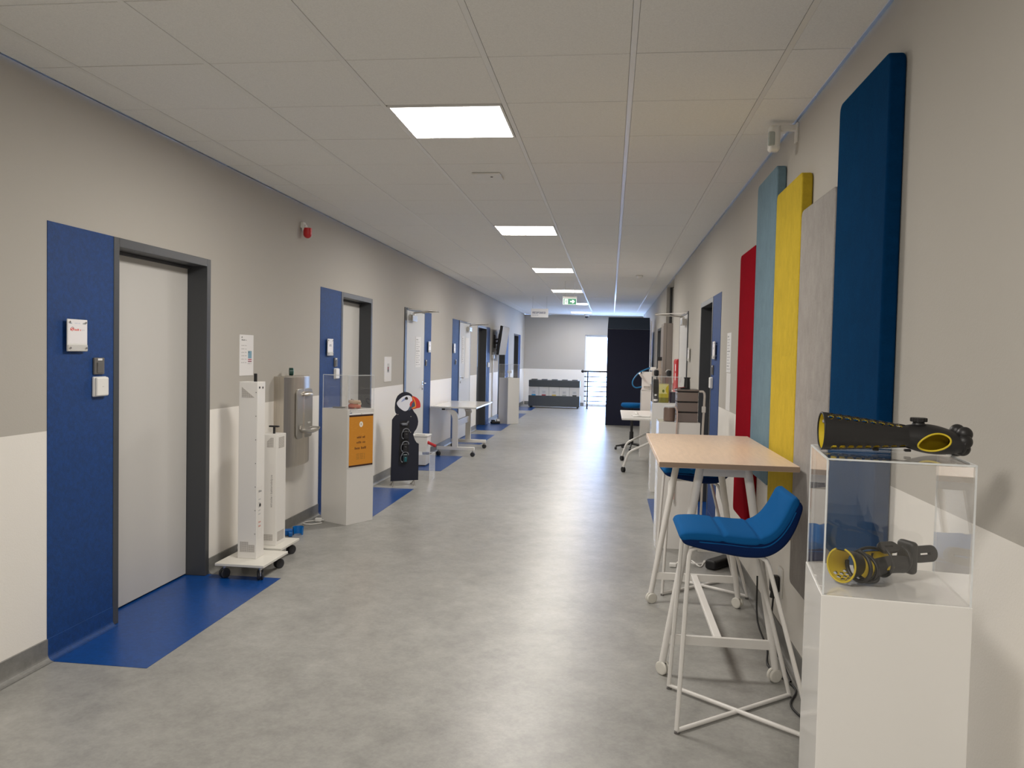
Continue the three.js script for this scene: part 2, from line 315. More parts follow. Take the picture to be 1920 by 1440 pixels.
// ------------------------------------------------------------------ doors
let doorNo = 0;
for (const d of doors) {
  const o = new THREE.Group(); o.name = 'door_' + (++doorNo); scene.add(o); struct(o, d.label, 'door');
  const s = d.side, L = Math.abs(d.z1 - d.z0);
  o.position.set(wallX(s), 0, d.z0); // local: -x*s out of the wall, -z along it
  const out = -s, X = (v) => out * v; // X(v): v metres out of the wall face
  const fw = .05, pr = .006, G = (x0, x1, y0, y1, z0, z1, r) => span(X(x0), X(x1), y0, y1, z0, z1, r);
  if (d.kind === 'recess') {
    obj('door_frame', [G(pr, -DEPTH + .002, .002, DOORH, -.0005, -fw, .003), G(pr, -DEPTH + .002, .002, DOORH, -L + fw, -L + .0005, .003), G(pr, -DEPTH + .002, DOORH - fw, DOORH, -fw, -L + fw, .003)], M.frame, o);
    obj('door_leaf', G(-.13, -.172, .012, DOORH - fw - .003, -fw - .003, -L + fw + .003, .002), M[d.leaf], o);
    obj('frame_stop', [G(-.175, -.195, .002, DOORH - fw, -fw, -fw - .03), G(-.175, -.195, .002, DOORH - fw, -L + fw, -L + fw + .03), G(-.11, -.13, DOORH - fw - .018, DOORH - fw - .002, -fw, -L + fw)], M.frame, o);
    const hz = -fw - .09;
    if (d.leaf === 'leafDark') obj('door_handle', [cylX(.024, .008, X(-.126), 1.05, hz), bar(V(X(-.13), 1.05, hz), V(X(-.075), 1.05, hz), .008), bar(V(X(-.075), 1.05, hz), V(X(-.075), 1.05, hz - .12), .008)], M.steel, o);
  } else {
    obj('door_frame', [G(.012, -.12, .002, DOORH, -.0005, -fw * (s < 0 && d.hinge > 0 ? 2 : 1), .003), G(.012, -.12, .002, DOORH, -L + .02, -L + .0005, .003), G(.012, -.12, DOORH - .03, DOORH, -fw, -L + .02, .003)], M.frame, o);
    const za = -fw * (s < 0 && d.hinge > 0 ? 2 : 1) - .003, zb = -L + .023;
    obj('door_leaf', G(.010, -.045, .010, DOORH - .033, za, zb, .003), s < 0 ? M.leafWhite : M.leaf, o);
    const hz = d.hinge > 0 ? zb + .09 : za - .09, dir = d.hinge > 0 ? 1 : -1;
    obj('door_handle', [cylX(.026, .008, X(.014), 1.10, hz), bar(V(X(.01), 1.10, hz), V(X(.065), 1.10, hz), .009), bent([V(X(.06), 1.10, hz), V(X(.07), 1.10, hz + dir * .03), V(X(.065), 1.10, hz + dir * .13)], .02, .009)], M.steel, o);
    obj('door_lock', [cylX(.022, .007, X(.0135), 1.02, hz), rbox(.012, .03, .012, X(.02), 1.02, hz)], M.steel, o);
    const cz = (d.hinge > 0 ? za - .2 : zb + .3);
    obj('door_closer', [G(.012, .07, 1.95, 2.03, cz + .12, cz - .12, .006), cyl(.014, .014, .03, X(.045), 2.045, cz)], M.steel, o);
    obj('closer_arm', [bar(V(X(.045), 2.06, cz), V(X(.40), 2.085, cz + .02), .011), bar(V(X(.40), 2.085, cz + .02), V(X(.02), 2.10, cz + .16), .007)], M.steel, o);
  }
}

// ------------------------------------------------------------------ door signs, switches and card readers on the blue panels
const signTex = (kind) => canvasTex(256, 300, (g, w, h) => {
  g.fillStyle = '#efecee'; g.fillRect(0, 0, w, h);
  marks(g, 90, 36, 70, 14, 9, '#c9cfe0'); marks(g, 24, 32, 30, 22, 3, '#7f8ca0'); marks(g, 195, 32, 45, 22, 4, '#8a9096');
  if (kind === 'red') {
    g.fillStyle = '#d6463a'; g.beginPath(); g.ellipse(54, 120, 22, 26, .5, 0, 7); g.fill(); g.strokeStyle = '#efecee'; g.lineWidth = 7; g.beginPath(); g.moveTo(70, 100); g.quadraticCurveTo(34, 108, 54, 120); g.quadraticCurveTo(74, 132, 38, 142); g.stroke(); g.strokeStyle = '#4a5468'; g.lineWidth = 5; g.beginPath(); g.arc(58, 118, 24, 4.4, 5.8); g.stroke();
    marks(g, 84, 112, 90, 26, 7, '#dc5a4c'); marks(g, 180, 116, 44, 18, 5, '#d8d6dc');
  } else { marks(g, 70, 130, 110, 26, 7, '#5a6270'); g.fillStyle = '#7c8696'; g.fillRect(60, 168, 120, 8); }
});
const signRed = std({ map: signTex('red'), roughness: .5 }), signPlain = std({ map: signTex('plain'), roughness: .5 });
function doorSign(side, z, y, label, m = signPlain) { // centre of the plate
  const o = thing('door_sign', label, 'sign', [slot(side, -.003), y, z], side < 0 ? Math.PI / 2 : -Math.PI / 2, 'door number signs'); // local +z points into the corridor
  const w = .15, h = .16;
  obj('back_plate', rbox(w, h, .006, 0, 0, .018, .002), M.whitePlastic, o);
  const p = obj('printed_card', new THREE.PlaneGeometry(w * .97, h * .74).translate(0, h * .115, .0215), m, o);
  obj('lower_strip', rbox(w * .985, h * .19, .003, 0, -h * .39, .0225, .001), M.leaf, o);
  each('screw', [-1, 1].flatMap(k => [cylZ(.005, .006, k * .06, -h * .39, .026), cylZ(.005, .005, k * .06, h * .41, .023)]), M.steel, o);
  each('standoff', [-1, 1].flatMap(k => [cylZ(.006, .016, k * .055, -.05, .008), cylZ(.006, .016, k * .055, .05, .008)]), M.steel, o);
}
function wallSwitch(side, z, y, label) {
  const o = thing('wall_switch', label, 'switch', [slot(side, -.003), y, z], side < 0 ? Math.PI / 2 : -Math.PI / 2, 'grey switches by the doors');
  obj('switch_plate', rbox(.083, .087, .012, 0, 0, .006, .004), M.grey, o);
  obj('rocker', rbox(.045, .055, .008, 0, -.008, .0135, .002).rotateX(.05), M.grey, o);
  obj('name_strip', rbox(.036, .011, .002, .002, .034, .0128, .001), M.paper, o);
}
function cardReader(side, z, y, label) {
  const o = thing('card_reader', label, 'reader', [slot(side, -.003), y, z], side < 0 ? Math.PI / 2 : -Math.PI / 2, 'white card readers by the doors');
  obj('reader_back', rbox(.108, .105, .014, 0, 0, .007, .006), M.whitePlastic, o);
  obj('reader_cover', rbox(.100, .100, .018, .002, 0, .019, .012, 3), M.whitePlastic, o);
  obj('reader_mark', rbox(.012, .003, .001, .002, 0, .0283, .0004), M.leaf, o);
}
doorSign(-1, -3.70, 1.58, 'white door sign with red emblem by the nearest grey door', signRed);
wallSwitch(-1, -3.888, 1.425, 'grey light switch beside the nearest grey door');
cardReader(-1, -3.893, 1.317, 'rounded white card reader beside the nearest grey door');
doorSign(-1, -7.33, 1.565, 'white door sign on the blue panel behind the poster plinth');
wallSwitch(-1, -7.52, 1.42, 'grey light switch above the poster plinth');
cardReader(-1, -7.53, 1.31, 'white card reader above the poster plinth');
doorSign(-1, -11.52, 1.62, 'small white door sign beyond the puffin board door');
wallSwitch(-1, -11.36, 1.386, 'wall switch beside the papered door');
doorSign(-1, -13.42, 1.62, 'white door sign on the blue panel above the rolling table');
wallSwitch(-1, -13.60, 1.385, 'wall switch above the white rolling table');
cardReader(-1, -17.28, 1.30, 'white card reader below the television');
doorSign(1, -7.42, 1.61, 'white door sign beside the door past the red cushion');
wallSwitch(1, -7.56, 1.43, 'narrow wall switch beside the door past the red cushion');
cardReader(1, -7.60, 1.31, 'white card reader beside the door past the red cushion');
doorSign(1, -9.82, 1.58, 'grey door sign on the wall before the closer-arm door');

// ------------------------------------------------------------------ sheets and small fittings on the left wall
const sheetTex = canvasTex(256, 360, (g, w, h) => {
  g.fillStyle = '#eceaea'; g.fillRect(0, 0, w, h); marks(g, 30, 16, 22, 12, 3, '#555'); marks(g, 34, 40, 90, 12, 7, '#777');
  for (let i = 0; i < 6; i++) marks(g, 30, 90 + i * 30, 100, 9, 9, '#bfbdbd');
  g.fillStyle = '#7fa6bb'; g.fillRect(154, 142, 68, 66); g.fillStyle = '#54707f'; g.fillRect(158, 146, 20, 14); g.fillStyle = '#b9556b'; g.fillRect(154, 214, 68, 10); g.fillStyle = '#7d3348'; g.fillRect(154, 232, 68, 8); marks(g, 150, 250, 70, 8, 7, '#a9a9a9');
});
tag(obj('paper_notice', new THREE.BoxGeometry(.003, .30, .225).translate(XL + .0015, 1.485, -5.613), [std({ map: sheetTex, roughness: .8 }), M.paper, M.paper, M.paper, M.paper, M.paper]), 'white printed notice with small blue picture above the tall purifier', 'notice');
{ const t = canvasTex(128, 256, (g, w, h) => { g.fillStyle = '#e2dfdd'; g.fillRect(0, 0, w, h); g.fillStyle = '#c4c2c0'; g.fillRect(48, 70, 40, 96); g.fillStyle = '#8a2d33'; g.fillRect(58, 104, 18, 26); g.fillStyle = '#333'; g.fillRect(58, 130, 18, 24); });
  tag(obj('wall_sign', new THREE.BoxGeometry(.006, .30, .3).translate(XL + .003, 1.325, -9.38), [std({ map: t, roughness: .6 }), M.paper, M.paper, M.paper, M.paper, M.paper]), 'small white wall sign with red and black mark before the puffin board', 'sign'); }
{ const o = thing('alarm_beacon', 'small red alarm beacon high on the wall above the fountain', 'alarm', [XL, 2.56, -6.64]);
  obj('beacon_base', [rbox(.03, .05, .06, .015, .045, 0, .006), cylX(.03, .03, .03, .02, 0)], M.whitePlastic, o);
  obj('beacon_lens', [cyl(.036, .036, .05, .055, -.005, 0), new THREE.SphereGeometry(.036, 20, 10, 0, 7, 0, Math.PI / 2).rotateX(Math.PI).translate(.055, -.03, 0)], M.red, o); }
{ // paper sheets on the flush doors
  const t = canvasTex(160, 256, (g, w, h) => { g.fillStyle = '#e8e8e9'; g.fillRect(0, 0, w, h); for (let i = 0; i < 12; i++) marks(g, 18, 20 + i * 19, 60 + (i * 37) % 70, 8, 10, i % 5 ? '#b3b3b8' : '#77777c'); });
  const m = std({ map: t, roughness: .8 });
  tag(obj('paper_sheet', new THREE.BoxGeometry(.002, .42, .30).translate(XL + .0115, 1.54, -10.86), [m, M.paper, M.paper, M.paper, M.paper, M.paper]), 'white paper list taped to the pale door behind the puffin board', 'paper');
  tag(obj('paper_sheet', new THREE.BoxGeometry(.002, .50, .20).translate(XL + .0115, 1.60, -14.24), [m, M.paper, M.paper, M.paper, M.paper, M.paper]), 'narrow paper sheet on the door behind the rolling table', 'paper');
  tag(obj('poster', new THREE.BoxGeometry(.002, .75, .40).translate(XL + .0115, 1.45, -14.66), M.paper), 'plain white poster on the door behind the rolling table', 'poster');
  tag(obj('paper_sheet', new THREE.BoxGeometry(.002, .32, .22).translate(XR - .001, 1.585, -6.62), [M.paper, m, M.paper, M.paper, M.paper, M.paper]), 'pale paper sheet on the wall beside the red cushion', 'paper');
  tag(obj('paper_sheet', new THREE.BoxGeometry(.002, .3, .22).translate(XR - .001, 1.27, -6.60), [M.paper, M.paper, M.paper, M.paper, M.paper, M.paper]), 'lower blank paper on the wall beside the red cushion', 'paper');
}

// ------------------------------------------------------------------ casters, used by several things
function caster(x, z, top, r, m, parent, turn = 0, rim = M.steel) {
  const g = new THREE.Group(); g.name = 'caster'; g.position.set(x, 0, z); g.rotation.y = turn; parent.add(g);
  obj('wheel', [-1, 1].map(k => new THREE.LatheGeometry([[0, -.006], [r * .8, -.008], [r, -.004], [r, .004], [r * .8, .008], [0, .006]].map(p => new THREE.Vector2(...p)), 22).rotateZ(Math.PI / 2).translate(k * r * .35, r, 0)), m, g);
  obj('fork', [rbox(r * .5, r * 1.0, r * .9, 0, r * 1.25, r * .1, r * .1), cyl(r * .35, r * .35, Math.max(.004, top - r * 1.7), 0, (top + r * 1.7) / 2, 0, 14)], rim, g);
  return g;
}

// ------------------------------------------------------------------ air purifiers on rolling boards
const grill = canvasTex(128, 128, (g) => { g.fillStyle = '#dcd8d3'; g.fillRect(0, 0, 128, 128); g.fillStyle = '#5b5550'; for (let i = 0; i < 12; i++) for (let j = 0; j < 12; j++) { g.beginPath(); g.arc(6 + i * 10.6, 6 + j * 10.6, 3.4, 0, 7); g.fill(); } });
grill.wrapS = grill.wrapT = THREE.RepeatWrapping;
const grillM = std({ map: grill, roughness: .5 });
function purifier(name, label, x, z, bw, bd, tx, tz, tw, td, top, handle) {
  const o = thing(name, label, 'air purifier', [x, 0, z], 0, 'white air purifiers');
  obj('rolling_board', rbox(bw, .018, bd, 0, .100, 0, .003), M.cream, o);
  for (const sx of [-1, 1]) for (const sz of [-1, 1]) caster(sx * (bw / 2 - .045), sz * (bd / 2 - .05), .091, .034, M.rubber, o, sx * sz * .5);
  obj('tower', rbox(tw, top - .109, td, tx, (top + .109) / 2, tz, .003), M.white, o);
  const f = tz + td / 2, s = tx + tw / 2;
  const cut = (pts, z0) => { const g = extrude(pts, .0012); const p = g.attributes.position, uv = g.attributes.uv; for (let i = 0; i < p.count; i++) uv.setXY(i, p.getX(i) / .06, p.getY(i) / .06); return g.translate(tx, 0, z0); };
  if (handle) {
    each('air_grille', [cut([[-.045, top - .105], [.045, top - .105], [-.045, top - .035]], f), cut([[-.05, .155], [.055, .155], [.055, .205], [.01, .205], [.01, .225], [-.05, .225]], f)], grillM, o);
  } else {
    each('air_grille', [cut([[.0, top - .09], [.05, top - .09], [.05, top - .02], [.03, top - .02], [.0, top - .05]], f), cut([[-.05, .145], [.05, .145], [.05, .19], [-.05, .19]], f), cut([[-.06, .135], [.06, .135], [.06, .205], [-.06, .205]], 0).translate(-tx, 0, 0).rotateY(Math.PI / 2).translate(s, 0, tz), cut([[-.05, top - .10], [.05, top - .10], [.05, top - .02], [-.05, top - .02]], 0).translate(-tx, 0, 0).rotateY(Math.PI / 2).translate(s, 0, tz)], grillM, o);
  }
  return { o, f, s };
}
{
  const { o, f, s } = purifier('air_purifier', 'tall white air purifier tower on a wheeled board', -2.40, -5.165, .34, .40, -.018, -.01, .132, .12, 1.31, true);
  obj('strap_stub', rbox(.022, .06, .01, .0, 1.335, -.02, .003), M.black, o);
  obj('socket', [cylX(.011, .006, s + .001, .47, .0)], M.black, o);
  each('screw', Array.from({ length: 7 }, (_, k) => cylZ(.003, .004, .038, .28 + k * .16, f)), M.grey, o);
  const t = canvasTex(64, 256, (g) => { g.fillStyle = '#e3e0dc'; g.fillRect(0, 0, 64, 256); marks(g, 8, 20, 44, 10, 5, '#777'); for (let i = 0; i < 5; i++) marks(g, 8, 60 + i * 18, 30, 7, 5, '#aaa'); marks(g, 10, 170, 40, 9, 6, '#c2786a'); marks(g, 10, 190, 40, 9, 6, '#c2786a'); });
  obj('rating_label', new THREE.PlaneGeometry(.07, .36).rotateY(Math.PI / 2).translate(s + .0008, .42, -.005), std({ map: t, roughness: .5 }), o);
  each('control_mark', [cylX(.008, .003, s, 1.27, -.03), rbox(.003, .014, .018, s, 1.272, .02, .001)], M.black, o);
}
{
  const { o, f, s } = purifier('air_purifier', 'shorter white air purifier with vertical lettering, behind the tall one', -2.47, -5.59, .33, .34, .018, .01, .145, .17, .915, false);
  const t = canvasTex(64, 512, (g) => { g.fillStyle = '#e3e0dc'; g.fillRect(0, 0, 64, 512); g.save(); g.translate(44, 500); g.rotate(-Math.PI / 2); g.fillStyle = '#55514e'; g.font = '34px sans-serif'; g.fillText('wirusów i bakteriobójcza', 0, 0, 490); g.restore(); });
  obj('lettering', new THREE.PlaneGeometry(.035, .32).translate(.055, .54, f + .0008), std({ map: t, roughness: .5 }), o);
  obj('handle_knob', [cyl(.009, .009, .05, .03, .94, .0), rbox(.075, .012, .03, .03, .968, 0, .006, 3)], M.black, o);
}

// ------------------------------------------------------------------ drinking fountain
{
  const o = thing('drinking_fountain', 'stainless steel wall drinking fountain with a basin lip', 'fountain', [XL, .575, -6.38], Math.PI / 2); // local +z out of the wall, local x = -world z
  const hw = .27, H = .745;
  const sh = new THREE.Shape(); sh.moveTo(-hw, .001); sh.lineTo(hw, .001); sh.lineTo(hw, .082); sh.quadraticCurveTo(hw * .55, .135, 0, .14); sh.quadraticCurveTo(-hw * .55, .135, -hw, .082); sh.closePath();
  const g = new THREE.ExtrudeGeometry(sh, { depth: H - .02, bevelEnabled: true, bevelSize: .004, bevelThickness: .006, bevelSegments: 2, curveSegments: 24 }).rotateX(Math.PI / 2).translate(0, H - .01, 0);
  obj('housing', g.scale(1, 1, 1), M.brushed, o);
  // shaped back plate of the bottle niche
  const p = new THREE.Shape(); const a = .165, r = .04; p.moveTo(-a + r, 0); p.lineTo(a - r, 0); p.quadraticCurveTo(a, 0, a, r); p.lineTo(a, .40 - r); p.quadraticCurveTo(a, .40, a - r, .40); p.lineTo(-a + r, .40); p.quadraticCurveTo(-a, .40, -a, .40 - r); p.lineTo(-a, r); p.quadraticCurveTo(-a, 0, -a + r, 0);
  obj('niche_plate', new THREE.ExtrudeGeometry(p, { depth: .006, bevelEnabled: true, bevelSize: .006, bevelThickness: .004, bevelSegments: 3 }).translate(.03, .23, .133), std({ color: lin(.40, .39, .37), metalness: .7, roughness: .42 }), o);
  const hood = new THREE.SphereGeometry(1, 28, 12, 0, Math.PI, 0, Math.PI / 2).scale(.11, .03, .045).rotateX(0).translate(.05, .585, .14);
  obj('spout_hood', [hood, cyl(.1, .07, .02, 0, 0, 0).scale(1, 1, .35).translate(.05, .585, .145)], M.brushed, o);
  const lip = new THREE.SphereGeometry(1, 30, 14, 0, Math.PI * 2, Math.PI / 2, Math.PI / 2).scale(.15, .045, .09).translate(.05, .305, .16);
  obj('basin', [lip, new THREE.TorusGeometry(1, .03, 8, 40).rotateX(Math.PI / 2).scale(.15, .1, .09).translate(.05, .305, .16), cyl(.9, .9, .02, 0, 0, 0, 30).scale(.15, .2, .09).translate(.05, .298, .16)], M.steel, o);
  obj('bubbler', [cyl(.010, .014, .03, -.09, .32, .15), cyl(.007, .007, .03, -.09, .335, .16).rotateX(0)], M.steel, o);
  obj('push_button', [cylZ(.008, .01, .1, .345, .145), cylZ(.008, .01, .13, .345, .144)], M.leaf, o);
}
{ const o = thing('tape_reel', 'small green reel standing on the steel fountain', 'tape', [XL + .07, 1.3205, -6.28], .5);
  obj('reel', [cylX(.032, .03, 0, .032, 0)], std({ color: lin(.005, .05, .04), roughness: .4 }), o);
  obj('reel_label', [cylX(.027, .004, .0165, .032, 0)], std({ color: lin(.3, .55, .55), roughness: .5 }), o);
  obj('reel_hub', cylX(.009, .006, .018, .032, 0), M.black, o); }
{ const o = thing('plastic_bracket', 'bright blue plastic bracket lying on the floor by the purifiers', 'bracket', [-2.575, 0, -6.30], .5);
  obj('bracket_arm', [rbox(.07, .05, .05, -.04, .0255, 0, .008, 2), rbox(.03, .035, .09, -.03, .0185, .03, .006, 2)], M.cyanPlastic, o);
  obj('bracket_cup', new THREE.CylinderGeometry(.045, .04, .065, 24, 1, true, .6, 4.6).translate(.04, .033, 0), std({ color: lin(.006, .16, .5), roughness: .35, side: THREE.DoubleSide }), o); }
{ const o = thing('power_cable', 'white cable with plug curled on the floor beside the plinth', 'cable', [-2.615, 0, -6.80]);
  obj('cable', tube([V(.11, .006, .03), V(.05, .006, .10), V(-.03, .006, .10), V(-.04, .006, .02), V(.0, .007, -.03), V(.03, .012, -.03)], .005), M.whitePlastic, o);
  obj('plug', [rbox(.06, .035, .04, .055, .0185, -.035, .01, 2), cylX(.004, .02, .094, .018, -.028), cylX(.004, .02, .094, .018, -.042)], M.whitePlastic, o); }

// ------------------------------------------------------------------ display plinths with clear covers
function plinth(label, x, z, turn, w, cover) {
  const o = thing('display_plinth', label, 'plinth', [x, 0, z], turn, 'white display plinths');
  obj('plinth_body', rbox(w, 1.02, w, 0, .51, 0, .002, 1), M.gloss, o);
  if (cover) {
    const c = thing('clear_cover', 'clear acrylic cover on the ' + cover, 'cover', [x, 0, z], turn, 'clear acrylic covers'); const h = w / 2 - .003, t = .005, y0 = 1.0205, y1 = 1.32;
    obj('cover_pane', span(-h, h, y0, y1 - t, h, h - t), M.acrylic, c); obj('cover_pane', span(-h, h, y0, y1 - t, -h, -h + t), M.acrylic, c);
    obj('cover_pane', span(-h, -h + t, y0, y1 - t, -h + t, h - t), M.acrylic, c); obj('cover_pane', span(h - t, h, y0, y1 - t, -h + t, h - t), M.acrylic, c);
    obj('cover_pane', span(-h, h, y1 - t, y1, -h, h), M.acrylic, c);
    const e = .0017, E = [];
    for (const a of [-1, 1]) { for (const b of [-1, 1]) E.push(span(a * (h - .001) - e, a * (h - .001) + e, y0, y1, b * (h - .001) - e, b * (h - .001) + e)); E.push(span(-h, h, y1 - e * 2, y1 + .0002, a * (h - .001) - e, a * (h - .001) + e), span(a * (h - .001) - e, a * (h - .001) + e, y1 - e * 2, y1 + .0002, -h, h)); }
    obj('cover_edge', E, M.acrylicEdge, c);
  }
  return o;
}
const rad = (d) => d * Math.PI / 180;
plinth('white plinth nearest the camera with two braces in and on its clear cover', .637, -1.931, rad(-7), .30, 'plinth nearest the camera, with braces in and on it');
const plinthL = plinth('white plinth with clear cover and an orange poster', -2.337, -6.953, rad(-28), .325, 'plinth with the orange poster');
plinth('white plinth with clear cover below the television', -2.235, -17.64, rad(-44), .325, 'plinth below the television');
plinth('white plinth carrying the stacked metal boxes behind the high table', .556, -6.633, 0, .325);
plinth('white plinth with a yellow pouch under its clear cover', .64, -9.363, 0, .325, 'plinth with the yellow pouch');
plinth('white plinth with the white machine behind the far table', .637, -12.563, 0, .325);
{ // the orange poster, in a holder on the plinth's face
  const t = canvasTex(320, 512, (g, w, h) => {
    g.fillStyle = '#d68f2d'; g.fillRect(0, 0, w, h); g.fillStyle = '#e2a03a'; for (let i = 0; i < 60; i++) g.fillRect(rnd() * w, rnd() * h, 40 * rnd(), 2);
    g.fillStyle = '#3a1d12'; g.fillRect(0, 0, w, 18); g.fillRect(0, h - 16, w, 16);
    g.fillStyle = '#f4efe6'; g.beginPath(); g.ellipse(158, 96, 24, 28, 0, 0, 7); g.fill(); g.fillStyle = '#b79a74'; g.fillRect(152, 84, 10, 22);
    marks(g, 104, 212, 110, 22, 9, '#6b3d1a'); g.fillStyle = '#c78a3a'; g.fillRect(100, 244, 116, 3); marks(g, 100, 262, 118, 22, 9, '#7a4a1e'); marks(g, 76, 318, 168, 24, 12, '#6b3d1a'); for (let i = 0; i < 4; i++) marks(g, 96, 384 + i * 16, 120, 9, 14, '#a8742f');
  });
  const o = new THREE.Group(); o.name = numbered('orange_poster'); scene.add(o); tag(o, 'orange poster with a white round seal hung on the plinth', 'poster');
  o.position.copy(plinthL.position); o.rotation.y = plinthL.rotation.y;
  const X = .1625;
  obj('poster_sheet', new THREE.BoxGeometry(.004, .46, .292).translate(X + .0025, .74, .0), [std({ map: t, roughness: .45 }), M.paper, M.paper, M.paper, M.paper, M.paper], o);
  obj('hanging_rail', [rbox(.006, .012, .296, X + .0035, .975, 0, .002), cylX(.006, .012, X + .007, .981, .0)], M.paper, o);
  const c = canvasTex(128, 64, (g) => { g.fillStyle = '#dedbd8'; g.fillRect(0, 0, 128, 64); marks(g, 8, 12, 20, 12, 3, '#7c8794'); marks(g, 34, 14, 60, 8, 8, '#b5b9be'); marks(g, 8, 38, 34, 16, 4, '#5f6f86'); });
  obj('caption_label', new THREE.PlaneGeometry(.11, .045).rotateY(Math.PI / 2).translate(X + .001, .998, .09), std({ map: c, roughness: .5 }), o);
}
{ // dental model on a small stand, inside that cover
  const o = thing('dental_model', 'pink and cream dental jaw model inside the clear cover', 'model', [-2.275, 1.0206, -6.95], -.5);
  o.scale.setScalar(1.05);
  const jaw = (r, y, h, m, name) => obj(name, new THREE.TorusGeometry(r, h, 10, 30, Math.PI * 1.15).rotateX(Math.PI / 2).rotateY(.25).translate(0, y, 0), m, o);
  jaw(.042, .018, .018, std({ color: lin(.62, .24, .17), roughness: .45 }), 'lower_gum'); jaw(.042, .055, .016, std({ color: lin(.68, .52, .38), roughness: .45 }), 'upper_gum');
  const teeth = []; for (let i = 0; i < 12; i++) { const a = .25 - (i + .5) / 12 * Math.PI * 1.15; teeth.push(rbox(.012, .02, .012, .046 * Math.cos(a), .038, .046 * Math.sin(a), .004)); }
  obj('teeth', teeth, std({ color: lin(.7, .62, .45), roughness: .4 }), o);
  obj('model_base', rbox(.09, .008, .08, 0, .004, 0, .003), std({ color: lin(.6, .5, .4), roughness: .5 }), o);
  obj('hinge_wire', tube([V(-.04, .02, -.03), V(-.075, .04, -.035), V(-.08, .07, -.03), V(-.04, .06, -.03)], .004), M.grey, o);
}
{ const o = thing('metal_tool', 'thin dark dental tool lying inside the clear cover', 'tool', [-2.41, 1.0203, -6.92], .3);
  obj('tool_rod', [bar(V(-.06, .006, 0), V(.05, .006, 0), .005), bar(V(-.03, .006, .03), V(.03, .006, .025), .005)], M.grey, o); obj('tool_tip', bar(V(.05, .006, 0), V(.085, .01, .01), .005, .002), M.steel, o); }

